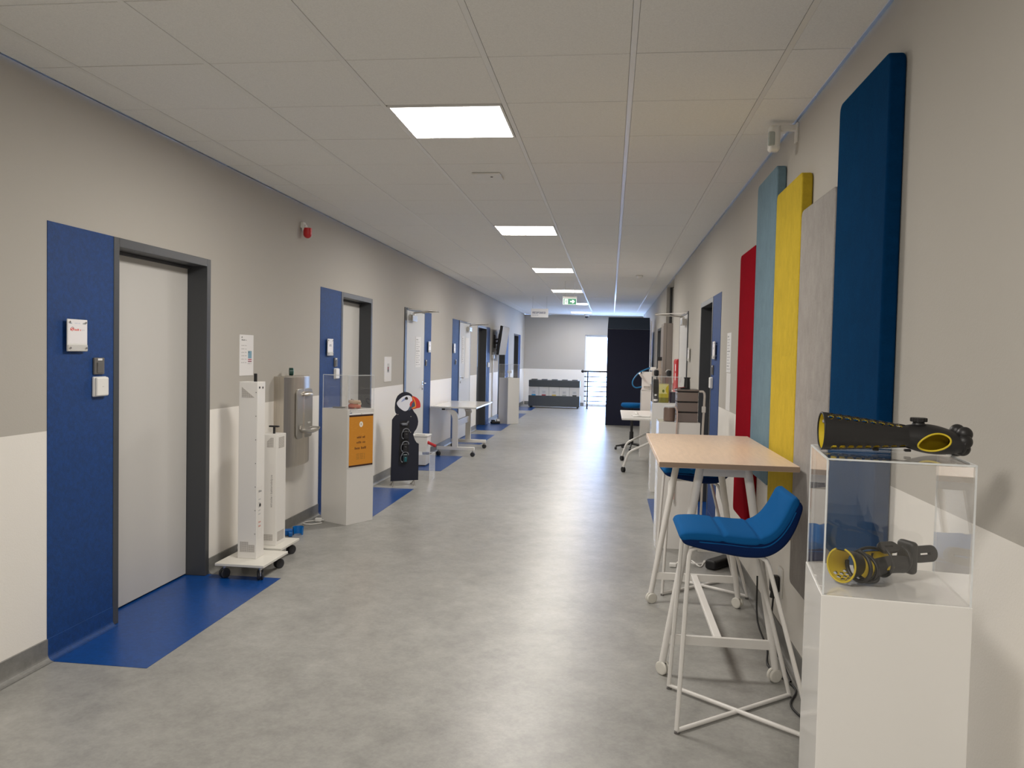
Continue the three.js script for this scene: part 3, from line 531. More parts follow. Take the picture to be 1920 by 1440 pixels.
// ------------------------------------------------------------------ puffin board with headsets
{
  const o = thing('puffin_board', 'black standing board cut out as a puffin', 'display board', [-2.311, 0, -8.89], rad(33.5));
  const P = (x, y) => [(x - 245) * .000847, .062 + (1345 - (y + (x - 50) / 390 * 27 * (y / 1340))) * .000802];
  const curve = (list) => { const s = new THREE.Shape(); const pts = list.map(q => P(q[0], q[1])); s.moveTo(...pts[0]); for (let i = 1; i < pts.length; i++) s.lineTo(...pts[i]); s.closePath(); return s; };
  const smooth = (list, n = 60) => { const c = new THREE.CatmullRomCurve3(list.map(q => V(...P(...q), 0)), true, 'centripetal'); const s = new THREE.Shape(); c.getPoints(n).forEach((p, i) => i ? s.lineTo(p.x, p.y) : s.moveTo(p.x, p.y)); return s; };
  const outline = [[50, 1345], [440, 1318], [440, 805], [408, 788], [385, 755], [368, 715], [357, 672], [372, 638], [402, 595], [421, 540], [426, 490], [417, 440], [398, 395], [362, 352], [345, 322], [300, 120], [280, 82], [255, 75], [225, 76], [195, 84], [160, 103], [130, 132], [110, 175], [98, 235], [94, 300], [98, 345], [106, 372], [122, 390], [95, 415], [75, 442], [58, 470]];
  // head and body in one board
  const full = [...outline]; full.splice(15, 1, [360, 300], [345, 140], [320, 104]);
  obj('board', extrude(curve(full), .012).translate(0, 0, -.012), M.navyBoard = std({ color: lin(.009, .011, .024), roughness: .55 }), o);
  const layer = (name, s, z, m) => obj(name, extrude(s, .0012).translate(0, 0, z), m, o);
  const red = std({ color: lin(.6, .035, .03), roughness: .5 }), orange = std({ color: lin(.75, .30, .05), roughness: .5 }), slate = std({ color: lin(.06, .09, .15), roughness: .5 }), pale = std({ color: lin(.72, .73, .80), roughness: .5 }), shade = std({ color: lin(.32, .38, .62), roughness: .5 });
  const beakS = smooth([[333, 135], [390, 150], [432, 190], [452, 240], [450, 290], [400, 305], [345, 318], [315, 300], [330, 220]]);
  obj('beak', extrude(beakS, .0124).translate(0, 0, -.0122), red, o);
  layer('white_cheek', smooth([[118, 232], [150, 185], [205, 140], [270, 122], [318, 140], [335, 190], [315, 235], [295, 290], [270, 330], [235, 345], [185, 322], [140, 282]]), .0004, pale);
  layer('beak_patch', smooth([[345, 210], [375, 220], [390, 262], [350, 285], [305, 330], [282, 338], [300, 280]]), .0010, slate);
  layer('beak_patch', smooth([[300, 262], [312, 215], [345, 200], [350, 212], [330, 240], [318, 285]]), .0018, red);
  layer('beak_stripe', smooth([[330, 140], [345, 150], [375, 195], [388, 250], [385, 290], [350, 305], [325, 302], [350, 290], [372, 275], [372, 240], [355, 190]]), .0026, orange);
  layer('eye_shadow', smooth([[178, 215], [205, 175], [245, 150], [240, 178]]), .0018, shade);
  layer('eye', smooth([[230, 178], [236, 150], [255, 142], [270, 155], [270, 180]], 30), .0024, M.black);
  each('screw', [[132, 392], [318, 420], [318, 642]].map(q => { const [x, y] = P(...q); return cylZ(.006, .004, x, y, .002, 14); }), M.steel, o);
  obj('backing_strip', [span(-.08, -.05, .07, .9, -.013, -.04), span(.05, .08, .07, .7, -.013, -.04)], M.black, o);
  obj('foot', [-.13, .12].flatMap(x => [bar(V(x, .0, .0), V(x, .075, -.012), .006), cyl(.012, .014, .008, x, .004, .0, 14), bar(V(x + .01, .0, -.14), V(x + .01, .075, -.02), .006), cyl(.012, .014, .008, x + .01, .004, -.14, 14)]), M.steel, o);
  obj('recess_panel', extrude(curve([[160, 1098], [290, 1090], [300, 470], [165, 490]]), .001).translate(0, 0, .0003), M.black, o);
  // headsets hung on the board
  const put = (x, y) => { const [lx, ly] = P(x, y); return V(lx, ly, .002).applyEuler(o.rotation).add(o.position); };
  const greyBand = std({ color: lin(.16, .17, .19), roughness: .5 });
  [[228, 525, 'small grey headset band at the top of the puffin board'], [240, 680, 'upper black headset hung on the puffin board'], [235, 860, 'middle black headset hung on the puffin board'], [232, 1010, 'lowest headset with a teal lens on the puffin board']].forEach(([x, y, label], k) => {
    const p = put(x, y), h = thing('headset', label, 'headset', [p.x, p.y, p.z], o.rotation.y, 'headsets on the puffin board');
    if (k === 0) { obj('head_band', [new THREE.TorusGeometry(.035, .011, 10, 26, Math.PI).scale(1.15, .7, 1).rotateZ(Math.PI + .3).translate(0, .02, .012)], greyBand, h); obj('front_shell', rbox(.07, .03, .02, 0, -.004, .010, .009, 3), greyBand, h); return; }
    obj('front_shell', rbox(.062, .10, .032, .004, 0, .017, .014, 3), k === 3 ? std({ color: lin(.015, .03, .036), roughness: .25 }) : M.black, h);
    obj('head_band', [new THREE.TorusGeometry(.036, .008, 10, 30, Math.PI * 1.2).rotateZ(-.3).scale(1, .75, 1).translate(.004, .045, .024), new THREE.TorusGeometry(.033, .006, 10, 24, Math.PI).rotateZ(Math.PI / 2).scale(.7, 1.3, 1).translate(-.026, .0, .024)], greyBand, h);
    obj('lens', [rbox(.03, .05, .006, .006, -.012, .034, .008, 3)], k === 3 ? std({ color: lin(.01, .12, .14), roughness: .2 }) : std({ color: lin(.02, .02, .024), roughness: .15 }), h);
  });
}
{ // spare clear cover on the floor behind the board
  const o = thing('clear_box', 'empty clear cover standing on the floor behind the puffin board', 'box', [-2.255, 0, -9.42], 0);
  const h = .145, t = .005, y1 = .318;
  for (const g of [span(-h, h, 0, y1, h, h - t), span(-h, h, 0, y1, -h, -h + t), span(-h, -h + t, 0, y1, -h + t, h - t), span(h - t, h, 0, y1, -h + t, h - t), span(-h + t, h - t, y1 - t, y1 - .0003, -h + t, h - t)]) obj('cover_pane', g, M.acrylic, o);
  const E = []; for (const a of [-1, 1]) { for (const b of [-1, 1]) E.push(span(a * h - .002, a * h + .002, 0, y1, b * h - .002, b * h + .002)); E.push(span(-h, h, y1 - .003, y1 + .001, a * h - .002, a * h + .002), span(a * h - .002, a * h + .002, y1 - .003, y1 + .001, -h, h)); }
  obj('cover_edge', E, M.acrylicEdge, o);
}
{ const o = thing('white_bin', 'white lidded container with a red lever behind the puffin board', 'container', [-2.535, 0, -10.62], 0);
  obj('container_body', extrude([[-.09, .02], [.09, .02], [.105, .40], [-.105, .40]], .24).translate(0, 0, -.12), M.whitePlastic, o);
  obj('container_lid', [rbox(.23, .02, .27, .0, .411, 0, .006), rbox(.12, .012, .1, .02, .425, .05, .004)], M.whitePlastic, o);
  obj('container_foot', [rbox(.16, .02, .2, 0, .01, 0, .004)], M.grey, o);
  obj('red_lever', [bar(V(.10, .32, .05), V(.20, .28, .06), .022, .018), new THREE.SphereGeometry(.022, 16, 10).translate(.20, .28, .06)], M.red, o);
  obj('slot', rbox(.14, .003, .03, .0, .4222, .09, .001), M.black, o); }

// ------------------------------------------------------------------ white rolling table by the left wall
{
  const o = thing('rolling_table', 'white rolling table with T-shaped legs against the wall', 'table', [-2.30, 0, -12.40]);
  obj('tabletop', rbox(.70, .024, 1.55, 0, .728, 0, .004), M.gloss, o);
  for (const z of [.70, -.40]) {
    const f = [rbox(.57, .05, .055, .03, .115, z, .006), rbox(.085, .45, .05, .02, .36, z, .006)];
    const sh = new THREE.Shape(); sh.moveTo(-.0225, .56); sh.lineTo(.0625, .56); sh.quadraticCurveTo(.065, .70, -.10, .705); sh.lineTo(-.20, .705); sh.quadraticCurveTo(-.03, .68, -.0225, .56);
    f.push(new THREE.ExtrudeGeometry(sh, { depth: .045, bevelEnabled: false }).translate(0, 0, z - .0225));
    obj('leg', f, M.white, o);
    for (const x of [-.23, .29]) caster(x, z, .10, .034, M.rubber, o, 1.2 + x);
  }
  obj('cross_beam', rbox(.03, .10, 1.06, .02, .48, .15, .004), M.white, o);
  obj('top_frame', [rbox(.05, .025, 1.3, -.18, .703, 0, .003), rbox(.05, .025, 1.3, .18, .703, 0, .003)], M.white, o);
  obj('control_box', [rbox(.045, .022, .03, -.15, .70, .765, .003)], M.black, o);
  obj('clamp', [rbox(.09, .03, .05, .21, .69, .68, .006), cyl(.014, .014, .03, .25, .675, .69)], M.steel, o);
}
// ------------------------------------------------------------------ television on the left wall
{
  const o = thing('television', 'black wall television tilted away from the wall', 'television', [XL, 1.53, -18.25]);
  const q = new THREE.Group(); q.name = 'screen_unit'; q.position.set(.19, .32, 0); q.rotation.set(0, 0, 0); q.rotateZ(-.13); o.add(q);
  obj('screen', rbox(.012, .64, 1.14, .032, 0, 0, .003), phy({ color: lin(.014, .015, .02), roughness: .12, clearcoat: 1, clearcoatRoughness: .05 }), q);
  obj('rear_shell', [rbox(.05, .66, 1.16, 0, 0, 0, .012), rbox(.05, .4, .7, -.045, -.05, 0, .012)], M.black, q);
  obj('wall_mount', [rbox(.02, .3, .25, .010, .30, 0, .003), bar(V(.02, .34, .05), V(.13, .36, .05), .015), bar(V(.02, .26, -.05), V(.13, .28, -.05), .015)], M.black, o);
  obj('junction_box', rbox(.05, .09, .16, .025, -.05, .35, .006), M.whitePlastic, o);
}
{ const o = thing('shoes', 'small dark device left on the floor beside the far plinth', 'device', [-2.50, 0, -17.42], .5);
  o.name = 'floor_device';
  obj('device_body', [rbox(.20, .06, .11, 0, .03, 0, .02, 3), rbox(.07, .04, .08, -.05, .07, 0, .012, 3)], M.black, o); obj('device_cap', rbox(.07, .05, .07, .06, .075, 0, .02, 3), M.whitePlastic, o); }
{ const o = thing('wall_pipe', 'thin white cable duct rising on the wall below the television', 'duct', [XL + .015, 0, -17.95]);
  obj('duct', rbox(.03, 1.45, .05, 0, .835, 0, .006), M.whitePlastic, o); obj('duct_cap', rbox(.034, .03, .06, 0, 1.565, 0, .004), M.whitePlastic, o); }
{ const o = thing('tabletop_stand', 'small grey instrument inside the cover below the television', 'instrument', [-2.235, 1.0203, -17.64], .4);
  o.name = 'instrument';
  obj('instrument_foot', cyl(.05, .055, .015, 0, .0075, 0), M.leaf, o); obj('instrument_body', [cyl(.012, .012, .09, 0, .06, 0), rbox(.10, .06, .04, 0, .13, 0, .01)], M.leaf, o); }

// ------------------------------------------------------------------ far end: recycling bins, railing, camera, signs
{
  const o = thing('recycling_bins', 'dark grey five-part recycling station with white front band', 'recycling bin', [-1.62, 0, -23.46]);
  const w = 1.49, d = .50;
  obj('lower_body', rbox(w, .31, d, 0, .205, 0, .005), M.binGrey, o); obj('upper_body', rbox(w, .19, d, 0, .715, 0, .005), M.binGrey, o);
  obj('inner_body', span(-w / 2 + .03, w / 2 - .03, .36, .62, -d / 2 + .01, d / 2 - .03), M.binGrey, o);
  const cols = [lin(.02, .32, .62), lin(.42, .07, .09), lin(.7, .5, .12), lin(.42, .44, .42), lin(.06, .06, .05)];
  for (let k = 0; k < 5; k++) {
    const x = -w / 2 + w * (k + .5) / 5;
    const p = obj('front_panel', rbox(w / 5 - .006, .255, .012, x, .489, d / 2 - .02, .003), M.whitePlastic, o);
    obj('colour_flash', rbox(.12, .04, .004, x, .378, d / 2 - .012, .001), std({ color: cols[k], roughness: .5 }), p);
    const t = canvasTex(96, 96, (g) => { g.fillStyle = '#d9d9d9'; g.fillRect(0, 0, 96, 96); marks(g, 20, 30, 56, 14, 5, '#8c8f94'); marks(g, 16, 56, 64, 10, 8, '#a5a8ad'); });
    obj('printed_icon', new THREE.PlaneGeometry(.12, .1).translate(x, .46, d / 2 - .0133), std({ map: t, roughness: .6 }), p);
    obj('lid', rbox(.17, .03, .22, x, .823, .02, .012, 2), M.binGrey, o);
  }
  each('foot', [-1, 1].flatMap(a => [-1, 1].map(b => cyl(.02, .02, .05, a * (w / 2 - .06), .025, b * (d / 2 - .06), 14))), M.black, o);
}
{
  const o = thing('railing', 'black metal guard railing in front of the bright window', 'railing', [-.66, 0, -23.42]);
  const len = 1.45;
  obj('handrail', bar(V(-.14, 1.095, 0), V(len, 1.095, 0), .026), M.black, o);
  obj('end_ball', new THREE.SphereGeometry(.045, 20, 14).translate(-.15, 1.095, 0), M.black, o);
  for (const x of [0, len - .05]) obj('post', [bar(V(x, .0, 0), V(x, 1.08, 0), .022), cyl(.04, .045, .012, x, .006, 0, 18)], M.black, o);
  for (let k = 0; k < 6; k++) obj('rail_bar', bar(V(-.10, .94 - k * .143, 0), V(len, .94 - k * .143, 0), .014), M.black, o);
}
{ const o = thing('security_camera', 'small dome camera on the ceiling by the end wall', 'camera', [-.76, CE - .001, -24.2]);
  obj('camera_base', cyl(.075, .08, .05, 0, -.028, 0), M.whitePlastic, o); obj('camera_dome', new THREE.SphereGeometry(.055, 24, 12, 0, 7, Math.PI / 2, Math.PI / 2).translate(0, -.053, 0), M.black, o); }
{ const o = thing('exit_sign', 'green and white hanging exit sign with running figure and arrow', 'sign', [-.713, 2.395, -13.5]);
  const t = canvasTex(512, 256, (g, w, h) => {
    g.fillStyle = '#eef3f0'; g.fillRect(0, 0, w, h); g.fillStyle = '#24704f'; g.fillRect(22, 12, w - 34, h - 24); g.fillStyle = '#e9efec'; g.fillRect(60, 30, 130, h - 60);
    g.strokeStyle = '#22543f'; g.lineWidth = 14; g.lineCap = 'round'; g.beginPath(); g.moveTo(132, 84); g.lineTo(118, 138); g.lineTo(146, 164); g.lineTo(136, 202); g.moveTo(118, 138); g.lineTo(94, 176); g.lineTo(74, 182); g.moveTo(128, 96); g.lineTo(96, 108); g.lineTo(84, 132); g.moveTo(128, 98); g.lineTo(154, 118); g.lineTo(172, 108); g.stroke(); g.fillStyle = '#22543f'; g.beginPath(); g.arc(142, 60, 14, 0, 7); g.fill();
    g.fillStyle = '#f4f8f6'; g.beginPath(); g.moveTo(268, 104); g.lineTo(372, 104); g.lineTo(336, 62); g.lineTo(392, 62); g.lineTo(450, 128); g.lineTo(392, 194); g.lineTo(336, 194); g.lineTo(372, 152); g.lineTo(268, 152); g.closePath(); g.fill();
  });
  const sm = std({ map: t, emissiveMap: t, emissive: lin(.30, .30, .30), roughness: .4 });
  obj('sign_panel', new THREE.BoxGeometry(.228, .105, .012).translate(0, .0525, 0), [M.whitePlastic, M.whitePlastic, M.whitePlastic, M.whitePlastic, sm, M.whitePlastic], o);
  obj('sign_housing', rbox(.24, .03, .05, 0, .12, 0, .004), M.whitePlastic, o); obj('hanger', [bar(V(-.08, .13, 0), V(-.08, CE - 2.396, 0), .003), bar(V(.08, .13, 0), V(.08, CE - 2.396, 0), .003)], M.steel, o); }
{ const o = thing('hanging_sign', 'white hanging sign reading RESPIMED', 'sign', [-1.533, 2.34, -17]);
  const t = canvasTex(512, 256, (g, w, h) => { g.fillStyle = '#d8d9dd'; g.fillRect(0, 0, w, h); g.fillStyle = '#2c3566'; g.font = 'bold 82px sans-serif'; g.fillText('RESPIMED', 40, 148, 430); marks(g, 42, 178, 190, 22, 18, '#9a9fb0'); });
  obj('sign_board', new THREE.BoxGeometry(.37, .185, .008).translate(0, .0925, 0), [M.paper, M.paper, M.paper, M.paper, std({ map: t, roughness: .5 }), M.paper], o);
  obj('hanger', [-1, 1].map(k => bar(V(k * .15, .18, 0), V(k * .15, CE - 2.341, 0), .002)), M.steel, o); }
{ const o = thing('smoke_detector', 'round white smoke detector on the ceiling near the niche', 'detector', [.40, CE - .003, -12.46]);
  obj('detector_base', cyl(.055, .055, .014, 0, -.008, 0), M.whitePlastic, o); obj('detector_cap', cyl(.045, .03, .03, 0, -.03, 0), M.whitePlastic, o); }
{ const o = thing('ceiling_sensor', 'flat square white plate on the ceiling beyond the nearest light', 'sensor', [-.895, CE - .0008, -5.62]);
  obj('sensor_plate', rbox(.20, .012, .20, 0, -.0065, 0, .004), M.whitePlastic, o); obj('sensor_eye', cyl(.009, .009, .004, .03, -.014, .02, 14), M.grey, o); }
{ const o = thing('motion_sensor', 'white motion sensor on a bracket high above the wall cushions', 'sensor', [XR, 2.70, -4.40]);
  obj('bracket', [rbox(.012, .10, .05, -.006, .03, 0, .003), rbox(.09, .03, .03, -.05, .055, 0, .004)], M.whitePlastic, o);
  const p = obj('sensor_body', rbox(.06, .135, .06, -.12, .0, 0, .018, 4), M.whitePlastic, o);
  obj('sensor_lens', rbox(.035, .075, .02, -.137, -.005, .024, .008, 3), std({ color: lin(.42, .46, .44), roughness: .3 }), p); }

// ------------------------------------------------------------------ navy booth
{
  const o = thing('navy_booth', 'tall navy blue exhibition booth standing before the window', 'booth', [.40, 0, -18.02]);
  const w = .94, x0 = -.49, dpt = 1.0;
  obj('front_panel', span(x0, x0 + w, .0, 2.155, 0, -.04, .004), M.navy, o);
  obj('side_panel', span(x0, x0 + .04, 0, 2.15, -.04, -dpt, .004), M.navy, o); obj('side_panel', span(x0 + w - .04, x0 + w, 0, 2.15, -.04, -dpt, .004), M.navy, o);
  obj('back_panel', span(x0 + .04, x0 + w - .04, 0, 2.15, -dpt + .04, -dpt, .004), M.navy, o);
  const cap = extrude([[x0, 2.157], [x0 + w, 2.157], [x0 + w - .015, 2.42], [x0 + .015, 2.42]], .03).translate(0, 0, -.04);
  obj('top_board', cap, M.navyCap, o);
  obj('edge_post', bar(V(x0 + w + .025, 0, -.02), V(x0 + w + .025, 2.35, -.02), .012), M.steel, o);
}

// ------------------------------------------------------------------ velvet cushions on the right wall
{
  const kinds = [
    ['dark blue velvet wall cushion, nearest the camera', -2.805, 2.565, velvet(lin(.002, .042, .135), lin(.01, .55, 1))],
    ['off-white velvet wall cushion between dark blue and yellow', -3.412, 2.25, velvet(lin(.44, .415, .395), lin(.6, .57, .54))],
    ['yellow velvet wall cushion', -4.018, 2.445, velvet(lin(.70, .51, .05), lin(1, .85, .3))],
    ['pale blue velvet wall cushion', -4.624, 2.62, velvet(lin(.20, .31, .385), lin(.6, .78, .9))],
    ['dark red velvet wall cushion, farthest of the row', -5.23, 2.262, velvet(lin(.32, .001, .011), lin(1, .01, .05))],
  ];
  for (const [label, z, top, m] of kinds) {
    const o = thing('wall_cushion', label, 'wall panel', [XR, top - 1.8, z - .2975], -Math.PI / 2, 'velvet cushions on the wall');
    const w = .595, H = 1.8, r = .035, sh = new THREE.Shape(), a = w / 2 - .008, y0 = .008, y1 = H - .008;
    sh.moveTo(-a + r, y0); sh.lineTo(a - r, y0); sh.quadraticCurveTo(a, y0, a, y0 + r); sh.lineTo(a, y1 - r); sh.quadraticCurveTo(a, y1, a - r, y1); sh.lineTo(-a + r, y1); sh.quadraticCurveTo(-a, y1, -a, y1 - r); sh.lineTo(-a, y0 + r); sh.quadraticCurveTo(-a, y0, -a + r, y0);
    obj('cushion', new THREE.ExtrudeGeometry(sh, { depth: .036, bevelEnabled: true, bevelSize: .008, bevelThickness: .008, bevelSegments: 3, curveSegments: 8 }).translate(0, 0, .010), m, o);
    obj('back_board', rbox(w - .05, H - .05, .002, 0, H / 2, .001, .0005), M.black, o);
  }
}

// ------------------------------------------------------------------ high table
{
  const o = thing('high_table', 'high rolling table with a beech top and white splayed legs', 'table', [.55, 0, -4.445]);
  const top = new RoundedBoxGeometry(.629, .026, 1.405, 2, .002).translate(0, 1.037, 0);
  { const p = top.attributes.position, uv = top.attributes.uv; for (let i = 0; i < p.count; i++) uv.setXY(i, p.getX(i) / .7, p.getZ(i) / 1.5); }
  obj('tabletop', top, M.wood, o);
  each('edge_band', [span(-.3150, .3150, 1.026, 1.048, .7026, .7034), span(-.3150, .3150, 1.026, 1.048, -.7026, -.7034)], M.woodEdge, o);
  for (const s of [1, -1]) {
    const z = s * .565, zt = s * .545;
    for (const x of [-1, 1]) {
      obj('leg', [bar(V(x * .265, .062, z), V(x * .108, 1.020, zt), .0165, .021, 18)], M.white, o);
      caster(x * .262, z, .075, .033, M.cream, o, x * s * .6 + 1.4, M.grey);
    }
    obj('apron', rbox(.23, .05, .03, 0, .995, zt, .004), M.white, o);
    obj('stretcher', sbar(V(-.248, .175, s * .563), V(.248, .175, s * .563), .022, .042), M.white, o);
  }
  obj('centre_bar', rbox(.038, .022, 1.10, -.005, .185, 0, .004), M.white, o);
  obj('under_beam', [rbox(.05, .04, 1.06, -.06, 1.0, 0, .004), rbox(.05, .04, 1.06, .06, 1.0, 0, .004)], M.white, o);
}

// ------------------------------------------------------------------ bar stools
function loft(cx, cy, half, thick, n, m, ex, grooves = []) { // tube of superelliptic rings along a curve in the x-y plane
  const c = new THREE.CatmullRomCurve3(cx.map((x, i) => V(x, cy[i], 0)), false, 'centripetal'), pos = [], uv = [], ix = [];
  for (let i = 0; i <= n; i++) {
    const t = i / n, p = c.getPointAt(t), d = c.getTangentAt(t), nx = -d.y, ny = d.x;
    const end = Math.min(1, Math.sqrt(Math.max(0, 1 - Math.pow(Math.max(0, 1 - Math.min(t, 1 - t) / .055), 2.2))));
    let th = thick(t) * Math.max(.02, end); const hw = half(t) * (.88 + .12 * end);
    for (const q of grooves) th *= 1 - .32 * Math.exp(-Math.pow((t - q) / .018, 2));
    for (let k = 0; k <= m; k++) {
      const a = k / m * Math.PI * 2, ca = Math.cos(a), sa = Math.sin(a), w = hw * Math.sign(ca) * Math.pow(Math.abs(ca), ex), h = th * Math.sign(sa) * Math.pow(Math.abs(sa), ex);
      pos.push(p.x + nx * h, p.y + ny * h, w); uv.push(t, k / m);
    }
  }
  for (let i = 0; i < n; i++) for (let k = 0; k < m; k++) { const a = i * (m + 1) + k, b = a + m + 1; ix.push(a, a + 1, b, b, a + 1, b + 1); }
  const g = new THREE.BufferGeometry(); g.setAttribute('position', new THREE.Float32BufferAttribute(pos, 3)); g.setAttribute('uv', new THREE.Float32BufferAttribute(uv, 2)); g.setIndex(ix); g.computeVertexNormals(); return g;
}
const stool = thing('bar_stool', 'blue upholstered bar stool in front of the high table', 'stool', [.575, 0, -3.49], 0, 'blue bar stools');
{
  const o = stool, hw = (t) => .195 - .028 * Math.max(0, t - .55) / .45;
  obj('cushion', loft([-.278, -.20, -.10, .0, .065, .110, .146, .172, .190], [.800, .806, .802, .796, .802, .832, .882, .934, .976], hw, () => .027, 90, 44, .5, [.31, .57]), M.fabric, o);
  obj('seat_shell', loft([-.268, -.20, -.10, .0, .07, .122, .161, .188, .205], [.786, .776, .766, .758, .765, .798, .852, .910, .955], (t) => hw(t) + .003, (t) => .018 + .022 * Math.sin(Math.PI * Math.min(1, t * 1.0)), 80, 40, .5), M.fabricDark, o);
  const pip = []; for (const s of [-1, 1]) pip.push(tube([[-.26, .785], [-.20, .785], [-.10, .780], [.0, .773], [.07, .780], [.118, .813], [.156, .865], [.182, .920]].map(([x, y], i) => V(x, y, s * (.194 - (i === 0 ? .02 : 0) - .025 * Math.max(0, i - 4) / 4))), .003, 60, 8));
  obj('piping', pip, M.fabric, o);
  const r = .0095;
  for (const s of [-1, 1]) {
    obj('leg_frame', bent([V(-.270, .014, s * .222), V(-.232, .758, s * .160), V(.075, .728, s * .160), V(.270, .014, s * .222)], .035, r), M.white, o);
    obj('floor_bar', bar(V(-.270, .012 + (s > 0 ? .0 : .006), s * .222), V(.270, .012 + (s > 0 ? .0 : .006), -s * .222), r), M.white, o);
  }
  obj('seat_plate', [rbox(.24, .012, .28, -.08, .738, 0, .004)], M.white, o);
  each('foot_glide', [-1, 1].flatMap(a => [-1, 1].map(b => cyl(.012, .012, .006, a * .268, .003, b * .221, 14))), M.grey, o);
}
dup(stool, [.625, 0, -5.42], .05, 'blue upholstered bar stool half hidden under the far end of the high table');

// ------------------------------------------------------------------ power strip, cables and socket by the high table
{ const o = thing('wall_socket', 'black plug in a low wall socket below the cushions', 'socket', [XR, .335, -4.42], -Math.PI / 2);
  obj('socket_plate', rbox(.085, .16, .012, 0, 0, .006, .004), M.whitePlastic, o); obj('plug', [rbox(.05, .09, .05, 0, -.01, .036, .012, 3), cyl(.012, .02, .05, 0, -.06, .04)], M.black, o);
  obj('plug_cable', tube([V(0, -.08, .04), V(.02, -.2, .05), V(.1, -.305, .06), V(.3, -.325, .05), V(.55, -.325, .06)], .005), M.black, o); }
{ const o = thing('power_adapter', 'black power adapter on the floor below the high table', 'adapter', [.83, 0, -5.98], .9);
  obj('adapter_body', rbox(.26, .07, .09, 0, .036, 0, .02, 3), M.black, o); obj('adapter_cable', tube([V(.13, .03, 0), V(.22, .006, -.02), V(.30, .006, .08), V(.42, .006, .02)], .005), M.black, o); }
{ const o = thing('power_cable', 'thin black cable running along the skirting past the stool', 'cable', [.84, 0, -4.2]);
  obj('cable', tube([V(.02, .30, -.45), V(.0, .1, -.30), V(.02, .007, -.12), V(-.02, .006, .15), V(.05, .006, .40), V(-.01, .006, .60), V(.04, .006, .85), V(.0, .006, 1.15)], .005, 90), M.black, o); obj('cable_end', rbox(.03, .02, .05, .0, .0105, 1.17, .006), M.black, o); }
{ const o = thing('cable_bundle', 'white bunch of cables hanging under the high table behind the stool', 'cable', [.60, 0, -6.02]); o.name = numbered('white_cable');
  obj('cable', [tube([V(-.10, .006, .1), V(-.04, .03, .02), V(.05, .02, .06), V(.12, .006, -.02), V(.16, .006, -.12)], .006), tube([V(-.06, .006, .04), V(.02, .03, .0), V(.09, .006, .08), V(.14, .006, -.1)], .006)], M.whitePlastic, o); obj('plug', rbox(.05, .03, .035, -.11, .016, .11, .008), M.whitePlastic, o); }

// ------------------------------------------------------------------ braces on the near plinth
function pierced(radius, axisLen, holes, n = 220, m = 96, off = 0, arc0 = 0, arc1 = Math.PI * 2) { // open tube along x with holes cut out; radius(t, a) -> [centre y, centre z, ry, rz]
  const pos = [], uv = [], ix = [];
  for (let i = 0; i <= n; i++) for (let k = 0; k <= m; k++) {
    const t = i / n, a = arc0 + (arc1 - arc0) * k / m, [cy, cz, ry, rz, x] = radius(t, a);
    pos.push(x ?? t * axisLen, cy + (ry - off) * Math.sin(a), cz + (rz - off) * Math.cos(a)); uv.push(t, k / m);
  }
  for (let i = 0; i < n; i++) for (let k = 0; k < m; k++) {
    const t = (i + .5) / n, a = arc0 + (arc1 - arc0) * (k + .5) / m; if (holes(t, a)) continue;
    const p = i * (m + 1) + k, q = p + m + 1; ix.push(p, q, p + 1, p + 1, q, q + 1);
  }
  const g = new THREE.BufferGeometry(); g.setAttribute('position', new THREE.Float32BufferAttribute(pos, 3)); g.setAttribute('uv', new THREE.Float32BufferAttribute(uv, 2)); g.setIndex(ix); g.computeVertexNormals(); return g;
}
const wrapA = (a) => Math.atan2(Math.sin(a), Math.cos(a));
